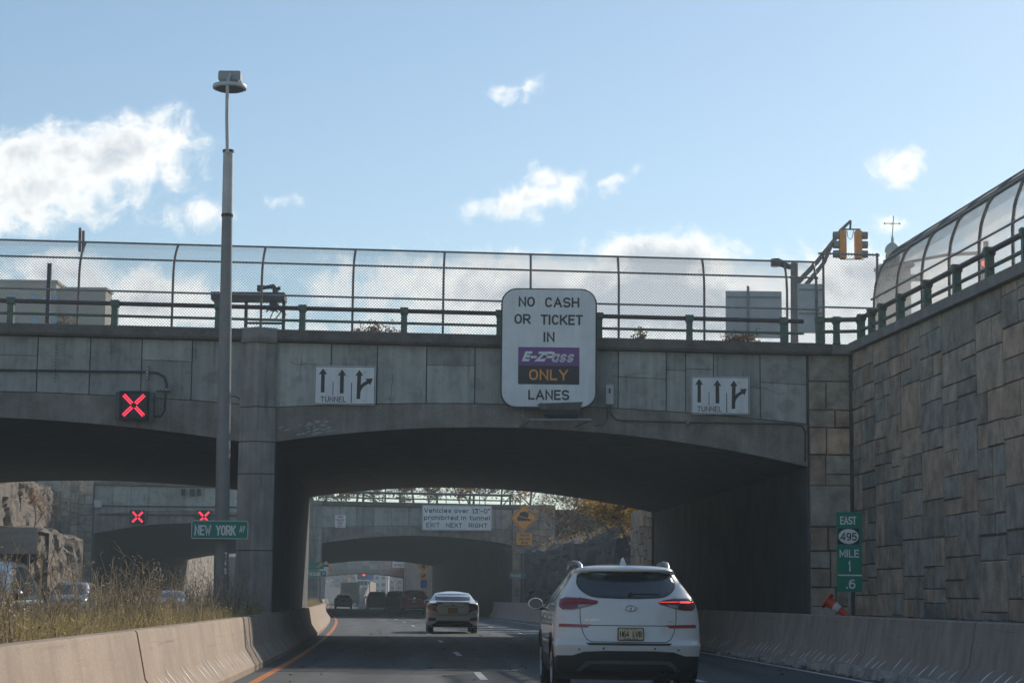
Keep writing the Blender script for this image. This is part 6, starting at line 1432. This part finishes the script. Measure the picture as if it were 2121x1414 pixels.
for px, py, Y, n, lab in ((245, 1150, 26, 8, 'tall dry weed with a pale seed tuft left of centre in the median'), (306, 1165, 27, 14, 'broken dry weed with a bent pale head in front of the dark arch'), (55, 1205, 20, 12, 'pale fluffy weed near the dark estate car at far left'), (490, 1130, 37, 9, 'tall dry weed right of the lamp pole base'), (30, 1250, 16, 12, 'pale dry weed at the very left of the median')):
    p, h = on_med(px, py, Y); weed_plant(lab, p, h, n, px, .22, leaf=.007)
for px, w_, lab in ((772, .38, 'bushy brown weed clump growing on the bridge edge left of the big sign'), (1532, .36, 'brown weed clump growing on the bridge edge below the wide sign back'), (1330, .12, 'small weed sprig on the bridge edge right of the big sign'), (125, .3, 'low weed clump on the bridge edge at far left')):
    X = P(px, 690, 45)[0]; u_ = X + 4.62; t = thing('weed_clump', lab, 'plant', W(u_, 45.2, B1['zc'](u_)), 'weed clumps on the bridge edge'); r = random.Random(px); b = MB(); s_ = MB(); c0 = W(u_, 45.2, B1['zc'](u_))
    for i in range(int(220 * w_)):
        d = Vector((r.gauss(0, w_ * .55), r.gauss(0, .1), abs(r.gauss(0, .12)) + .02)); s_.tube([c0 + Vector((d.x * .6, d.y * .5, 0)), c0 + d], .004, 3, False)
        for _ in range(8):
            f_ = c0 + d + Vector((r.uniform(-.05, .05), r.uniform(-.05, .05), r.uniform(-.06, .05))); k = r.uniform(.008, .022)
            b.poly([f_ + Vector((-k, 0, 0)), f_ + Vector((0, -k, k)), f_ + Vector((k, 0, r.uniform(-k, k))), f_ + Vector((0, k, -k))])
    s_.build('stems', M['stalk'], t, fix=False); b.build('leaves', M['leaf_brown'], t, fix=False)
def tree(name, label, base, h, r0, seed, leaves=0, lm='leaf_brown', spread=.7, cat='tree', group=None, lean=(0, 0), depth=4, bark='bark', lsz=.09, thin=1.):
    r = random.Random(seed); t = thing(name, label, cat, base, group); tb = MB(); lb = MB(); tips = []
    def grow(p, d, ln, rad_, lv):
        pts = [p]; dd = d.copy()
        for i in range(3):
            dd = (dd + Vector((r.uniform(-1, 1), r.uniform(-1, 1), r.uniform(-.4, .7))) * .16).normalized(); pts.append(pts[-1] + dd * ln / 3)
        tb.tube(pts, [rad_, rad_ * .85, rad_ * .72, rad_ * .58], 6 if lv < 2 else 4 if lv < 3 else 3, False)
        if lv >= 2: tips.extend(pts[1:])
        if lv < depth:
            for k in range(r.randint(3, 4) if lv < 3 else r.randint(2, 4)):
                a = r.uniform(0, 6.28); e = (dd * r.uniform(.5, 1.) + Vector((math.cos(a), math.sin(a), r.uniform(-.2, .5))) * spread).normalized()
                s = pts[3] if k == 0 else pts[r.randint(1, 3)]
                grow(s, e, ln * r.uniform(.55, .82), rad_ * .56 * thin, lv + 1)
    grow(Vector(base), Vector((lean[0], lean[1], 1)).normalized(), h * .38, r0, 0)
    tb.build('trunk', M[bark], t, fix=False)
    if leaves:
        for i in range(leaves):
            c = r.choice(tips) + Vector((r.gauss(0, .2), r.gauss(0, .2), r.gauss(0, .16))); k = lsz * r.uniform(.5, 1.3); a, e = r.uniform(0, 6.28), r.uniform(-1, 1)
            dx = Vector((math.cos(a), math.sin(a), e)).normalized() * k; dy = Vector((-math.sin(a), math.cos(a), r.uniform(-1, 1))).normalized() * k * .6
            lb.poly([c - dx, c - dy, c + dx, c + dy])
        lb.build('crown', M[lm], t, fix=False)
    return t
G1 = 'shrubs and trees on the slope above the rock face'
for i, (y, u_, z, h, lv, lm, lab) in enumerate(((79, 12.4, 3.4, 2.3, 1500, 'leaf_yellow', 'yellow leaved shrub nearest the underpass, above the rock'), (84, 12.3, 3.6, 2.6, 1700, 'leaf_yellow', 'bigger yellow leaved shrub above the rock, second from the underpass'), (89, 12.4, 3.9, 2.8, 1000, 'leaf_yellow', 'thinning yellow shrub above the middle of the rock'), (94, 12.4, 4.0, 3.0, 260, 'leaf_brown', 'bare grey shrub with few leaves above the rock'),
        (99, 12.6, 4.0, 3.6, 200, 'leaf_brown', 'bare branching tree above the rock, behind the thinning shrub'), (104, 12.4, 4.0, 3.8, 160, 'leaf_brown', 'bare tangled tree above the rock, left of the white suv roof'), (110, 12.4, 4.0, 4.2, 140, 'leaf_brown', 'bare grey tree leaning over the rock near the diamond sign'), (116.5, 13.6, 4.2, 4.0, 100, 'leaf_brown', 'bare twiggy tree right beside the orange diamond sign'), (122.6, 12.6, 3.2, 3.6, 60, 'leaf_brown', 'bare low shrub with pale branches under the orange diamond sign'),
        (91, 15., 4.6, 3.4, 1300, 'leaf_orange', 'orange brown tree farther back on the slope'), (101, 15.5, 4.8, 4, 500, 'leaf_brown', 'bare tree farther back on the slope, behind the bare shrubs'), (86, 14.2, 4.2, 3.0, 1400, 'leaf_yellow', 'yellow tree farther back on the slope near the underpass'),
        (96, 13.8, 4.3, 3.4, 700, 'leaf_orange', 'rust coloured thin tree on the slope above the middle of the rock'), (107, 14.5, 4.6, 4.4, 300, 'leaf_brown', 'bare thin tree farther back on the slope near the second bridge'), (113, 14.5, 4.7, 4.6, 300, 'leaf_brown', 'bare thin tree farthest back beside the second bridge'))):
    tree('shrub' if i < 4 else 'bare_tree', lab, W(u_, y, z), h, .05, 100 + i, int(lv * 1.8), lm, 1.15, 'shrub' if i < 4 else 'tree', G1, lean=(-.6, -.1), bark='bark_pale' if i in (3, 6, 8) else 'bark', lsz=.085, depth=4)
for i, (y, u_, h, lv) in enumerate(((136, -8, 6, 60), (140, -2, 5.5, 100), (133, 1.5, 4.5, 300), (146, 4, 6, 80), (134, 5.5, 4.6, 150), (150, 7.5, 6, 60), (138, 9.5, 5.5, 60), (142, 12, 6, 200), (160, -5, 7, 50), (158, 1, 7, 50), (135, -5, 4.0, 400), (137, 13.5, 6, 80))):
    labs = ['bare tree on the second bridge, left end', 'bare tree on the second bridge between left end and centre', 'brown leafed tree low behind the second bridge railing', 'tall bare tree behind the centre of the second bridge', 'small brown tree over the white height limit sign', 'tall bare tree behind the height limit sign', 'bare tree over the right end of the height limit sign', 'half bare tree at the right end of the second bridge', 'tall bare tree far back at the left of the second bridge', 'tall bare tree far back at the centre of the second bridge', 'low brown bush behind the left railing of the second bridge', 'bare tree above the orange diamond sign']
    tree('bare_tree', labs[i], W(u_, y, 6.8), h, .09, 300 + i, lv * 2, 'leaf_brown', .9, 'tree', 'bare trees growing beyond the second bridge railing', lsz=.13, depth=4, thin=1.1)
for i, u_ in enumerate((-11, -7.5, -3.8, -1, .8, 2.6, 4.6, 6.4, 8.2, 10, 12)):
    tree('brush_clump', 'tangled brown brush behind the second bridge railing, ' + ['above the red cross signals', 'left of the lamp pole', 'near the bridge pier', 'just right of the pier', 'over the keep left sign', 'right of the keep left sign', 'left of the height limit sign', 'over the left of the height limit sign', 'over the middle of the height limit sign', 'over the right of the height limit sign', 'beside the orange diamond'][i],
         W(u_, 128.5 + (i * 7) % 5, 6.8), 2.5 + .5 * ((i * 3) % 4) * .5, .04, 500 + i, 500 if i % 3 else 900, 'leaf_brown' if i % 2 else 'leaf_orange', 1.25, 'shrub', 'brush growing behind the second bridge railing', lsz=.10, depth=4, thin=1.25)
tree('small_tree', 'small tree with pale branches and orange leaves on the left cliff', (P(72, 1090, 100)[0], 100, 3.7), 3.4, .05, 41, 160, 'leaf_orange', .9, 'tree', bark='bark_pale', lsz=.10, depth=3)
tree('small_tree', 'bare leaning sapling on the left cliff beside the stone wall', (P(95, 1095, 104)[0], 104, 3.7), 4.2, .045, 44, 40, 'leaf_orange', .8, 'tree', lean=(.5, 0), bark='bark_pale', lsz=.08, depth=3)

b = MB(); rr = random.Random(77)
for i in range(15000):                # dead brush and leaf litter over the slope behind the rock
    y = rr.uniform(70.5, 123.8); k = rr.random() ** 1.3; zt0 = lerp(3.6, 4.1, min(1, max(0, (y - 78) / 14))) + .4 * nz3(y * .25, 2)
    cl = nz3(y * .5, k * 5, 2)
    c = W(11.45 + .75 + k * 11, y, lerp(zt0, 6.95, k) + nz3(y * .9, k * 4) * .3 * (1 - k) + abs(rr.gauss(0, .22)) * (1 + cl)); a = rr.uniform(0, 6.28); e = rr.uniform(-1, 1); s_ = rr.uniform(.03, .11)
    dx = Vector((math.cos(a), math.sin(a), e)) * s_; dy = Vector((-math.sin(a), math.cos(a), rr.uniform(-1, 1))) * s_ * rr.choice([.6, .08, .08])
    b.poly([c - dx, c - dy, c + dx, c + dy], 0 if rr.random() < .68 else (1 if cl < .1 else 2))
stuff(b.build('dead_brush', [M['leaf_brown'], M['grass_brown'], M['leaf_yellow']], fix=False), 'dead brown brush and leaf litter covering the slope above the right rock', 'brush')

# ---------------------------------------------------------------- beyond the farthest bridge
b = MB(); b.grid(lambda a, c: Vector((lerp(-330, 330, a), 520 + c * 260, lerp(-1, 17 + 4 * nz3(a * 30, 1), min(1, c * 3)) + nz3(a * 40, c * 8) * 1.5)), 80, 12); struct(b.build('hills', M['hill'], fix=False))
b = MB(); rr = random.Random(5)
for i in range(9000):
    a = rr.uniform(-75, 5); y = 505 + rr.uniform(0, 60); z = rr.uniform(0, 15); k = rr.uniform(.25, .7); c = Vector((a, y, z)); e = rr.uniform(0, 3)
    dx = Vector((math.cos(e), .3, math.sin(e))) * k; dy = Vector((-math.sin(e), .3, math.cos(e))) * k * .5
    b.poly([c - dx, c - dy, c + dx, c + dy])
stuff(b.build('far_wood', M['wood_far'], fix=False), 'brown leafless woodland on the far hillside beyond the bridges', 'wood')
strip(-.5, 22, 330, 520, 0, 'road', M['asphalt'], 6)
rampY = [330, 338, 346, 354, 362, 370, 378, 390, 410]
def rp(y): return (P(752, 1240, y)[0] + (y - 330) * .028, .0 + 2.9 * min(1, max(0, (y - 328) / 42)) ** 1.2)
b = MB(); b.loft([[Vector((rp(y)[0] - 14, y, -.5)), Vector((rp(y)[0], y, -.5)), Vector((rp(y)[0], y, rp(y)[1] + .01)), Vector((rp(y)[0] - 14, y, rp(y)[1] + .01))] for y in rampY]); struct(b.build('ramp_road', M['asphalt']))
t = thing('ramp_barrier', 'pale curved concrete parapet of the rising ramp beyond the farthest bridge', 'barrier', (rp(350)[0], 350, 0))
b = MB(); b.loft([[Vector((rp(y)[0] + .02, y, -.4)), Vector((rp(y)[0] + .4, y, -.4)), Vector((rp(y)[0] + .35, y, rp(y)[1] + 1.1)), Vector((rp(y)[0] + .05, y, rp(y)[1] + 1.1))] for y in rampY]); b.build('parapet', M['barrier'], t)
def slab(label, x0, x1, y0, Y, m, nst):
    a, c = P(x0, 1230, Y)[0], P(x1, 1230, Y)[0]; z = P(x0, y0, Y)[1]; t = thing('apartment_tower' if z > 12 else 'building', label, 'building', ((a + c) / 2, Y, 0))
    MB().box(a, c, Y, Y + 12, -1, z).build('wall', M[m], t); n = max(2, int((c - a) / 1.6))
    for i in range(n):
        xa = lerp(a, c, (i + .25) / n); xb = lerp(a, c, (i + .75) / n)
        for k in range(nst): MB().box(xa, xb, Y - .06, Y + .02, lerp(0, z, (k + .35) / nst), lerp(0, z, (k + .8) / nst)).build('window', M['glass'], t)
slab('pale tower block with rows of windows beyond the farthest bridge', 774, 800, 1120, 470, 'tower_pale', 9)
slab('brown building beyond the farthest bridge at its left side', 690, 722, 1172, 480, 'tower_brown', 6)
slab('low grey building right of the pale tower block', 806, 850, 1200, 490, 'tower_brown', 4)
slab('pale low building between the brown building and the ramp', 726, 748, 1190, 485, 'tower_pale', 4)
for px, h, lab in ((802, 1192, 'taller double armed pale street lamp beyond the farthest bridge'), (817, 1206, 'shorter double armed pale street lamp beyond the farthest bridge')):
    Y = 345; t = thing('street_lamp', lab, 'street lamp', (P(px, 1240, Y)[0], Y, 0), 'double armed street lamps beyond the farthest bridge'); X = P(px, 1240, Y)[0]; z = P(px, h, Y)[1]
    MB().tube([(X, Y, 0), (X, Y, z)], .10, 8).build('pole', M['box_white'], t, smooth=60)
    for s_ in (-1, 1):
        MB().tube([(X, Y, z - .1), (X + s_ * .5, Y, z + .45), (X + s_ * 1.1, Y, z + .75)], .07, 6).build('arm', M['box_white'], t, smooth=60)
        MB().box(X + s_ * 1.35 - .35, X + s_ * 1.35 + .35, Y - .12, Y + .12, z + .7, z + .86).build('lamp_head', M['box_white'], t)
S = Sign('blue_sign', 'blue road sign seen under the farthest arch', 'sign', (759, 1176, 773, 1200), 340, r=.1, t=.06, face='sign_blue'); MB().tube([((S.X0 + S.X1) / 2, 340.1, 0), ((S.X0 + S.X1) / 2, 340.1, S.Z1)], .09, 8).build('post', M['galv'], S.root, smooth=60)
S = Sign('orange_sign', 'orange construction sign seen under the left of the farthest arch', 'sign', (719, 1174, 732, 1195), 336, r=.1, t=.06, face='sign_orange'); MB().tube([((S.X0 + S.X1) / 2, 336.1, 0), ((S.X0 + S.X1) / 2, 336.1, S.Z1)], .09, 8).build('post', M['galv'], S.root, smooth=60)
t = thing('traffic_light', 'tiny glowing red traffic light seen under the farthest arch', 'traffic light', (P(754, 1189, 350)[0], 350, 0)); X, z = P(754, 1189, 350)
MB().box(X - .2, X + .2, 350, 350.2, z - .9, z + .3).build('housing', M['dark_metal'], t); MB().lathe([(.26, -.03), (.26, 0)], (X, 349.98, z), 'Y', 12).build('red_lens', M['lamp_lit'], t); MB().tube([(X, 350.15, 0), (X, 350.15, z)], .08, 6).build('pole', M['galv'], t)
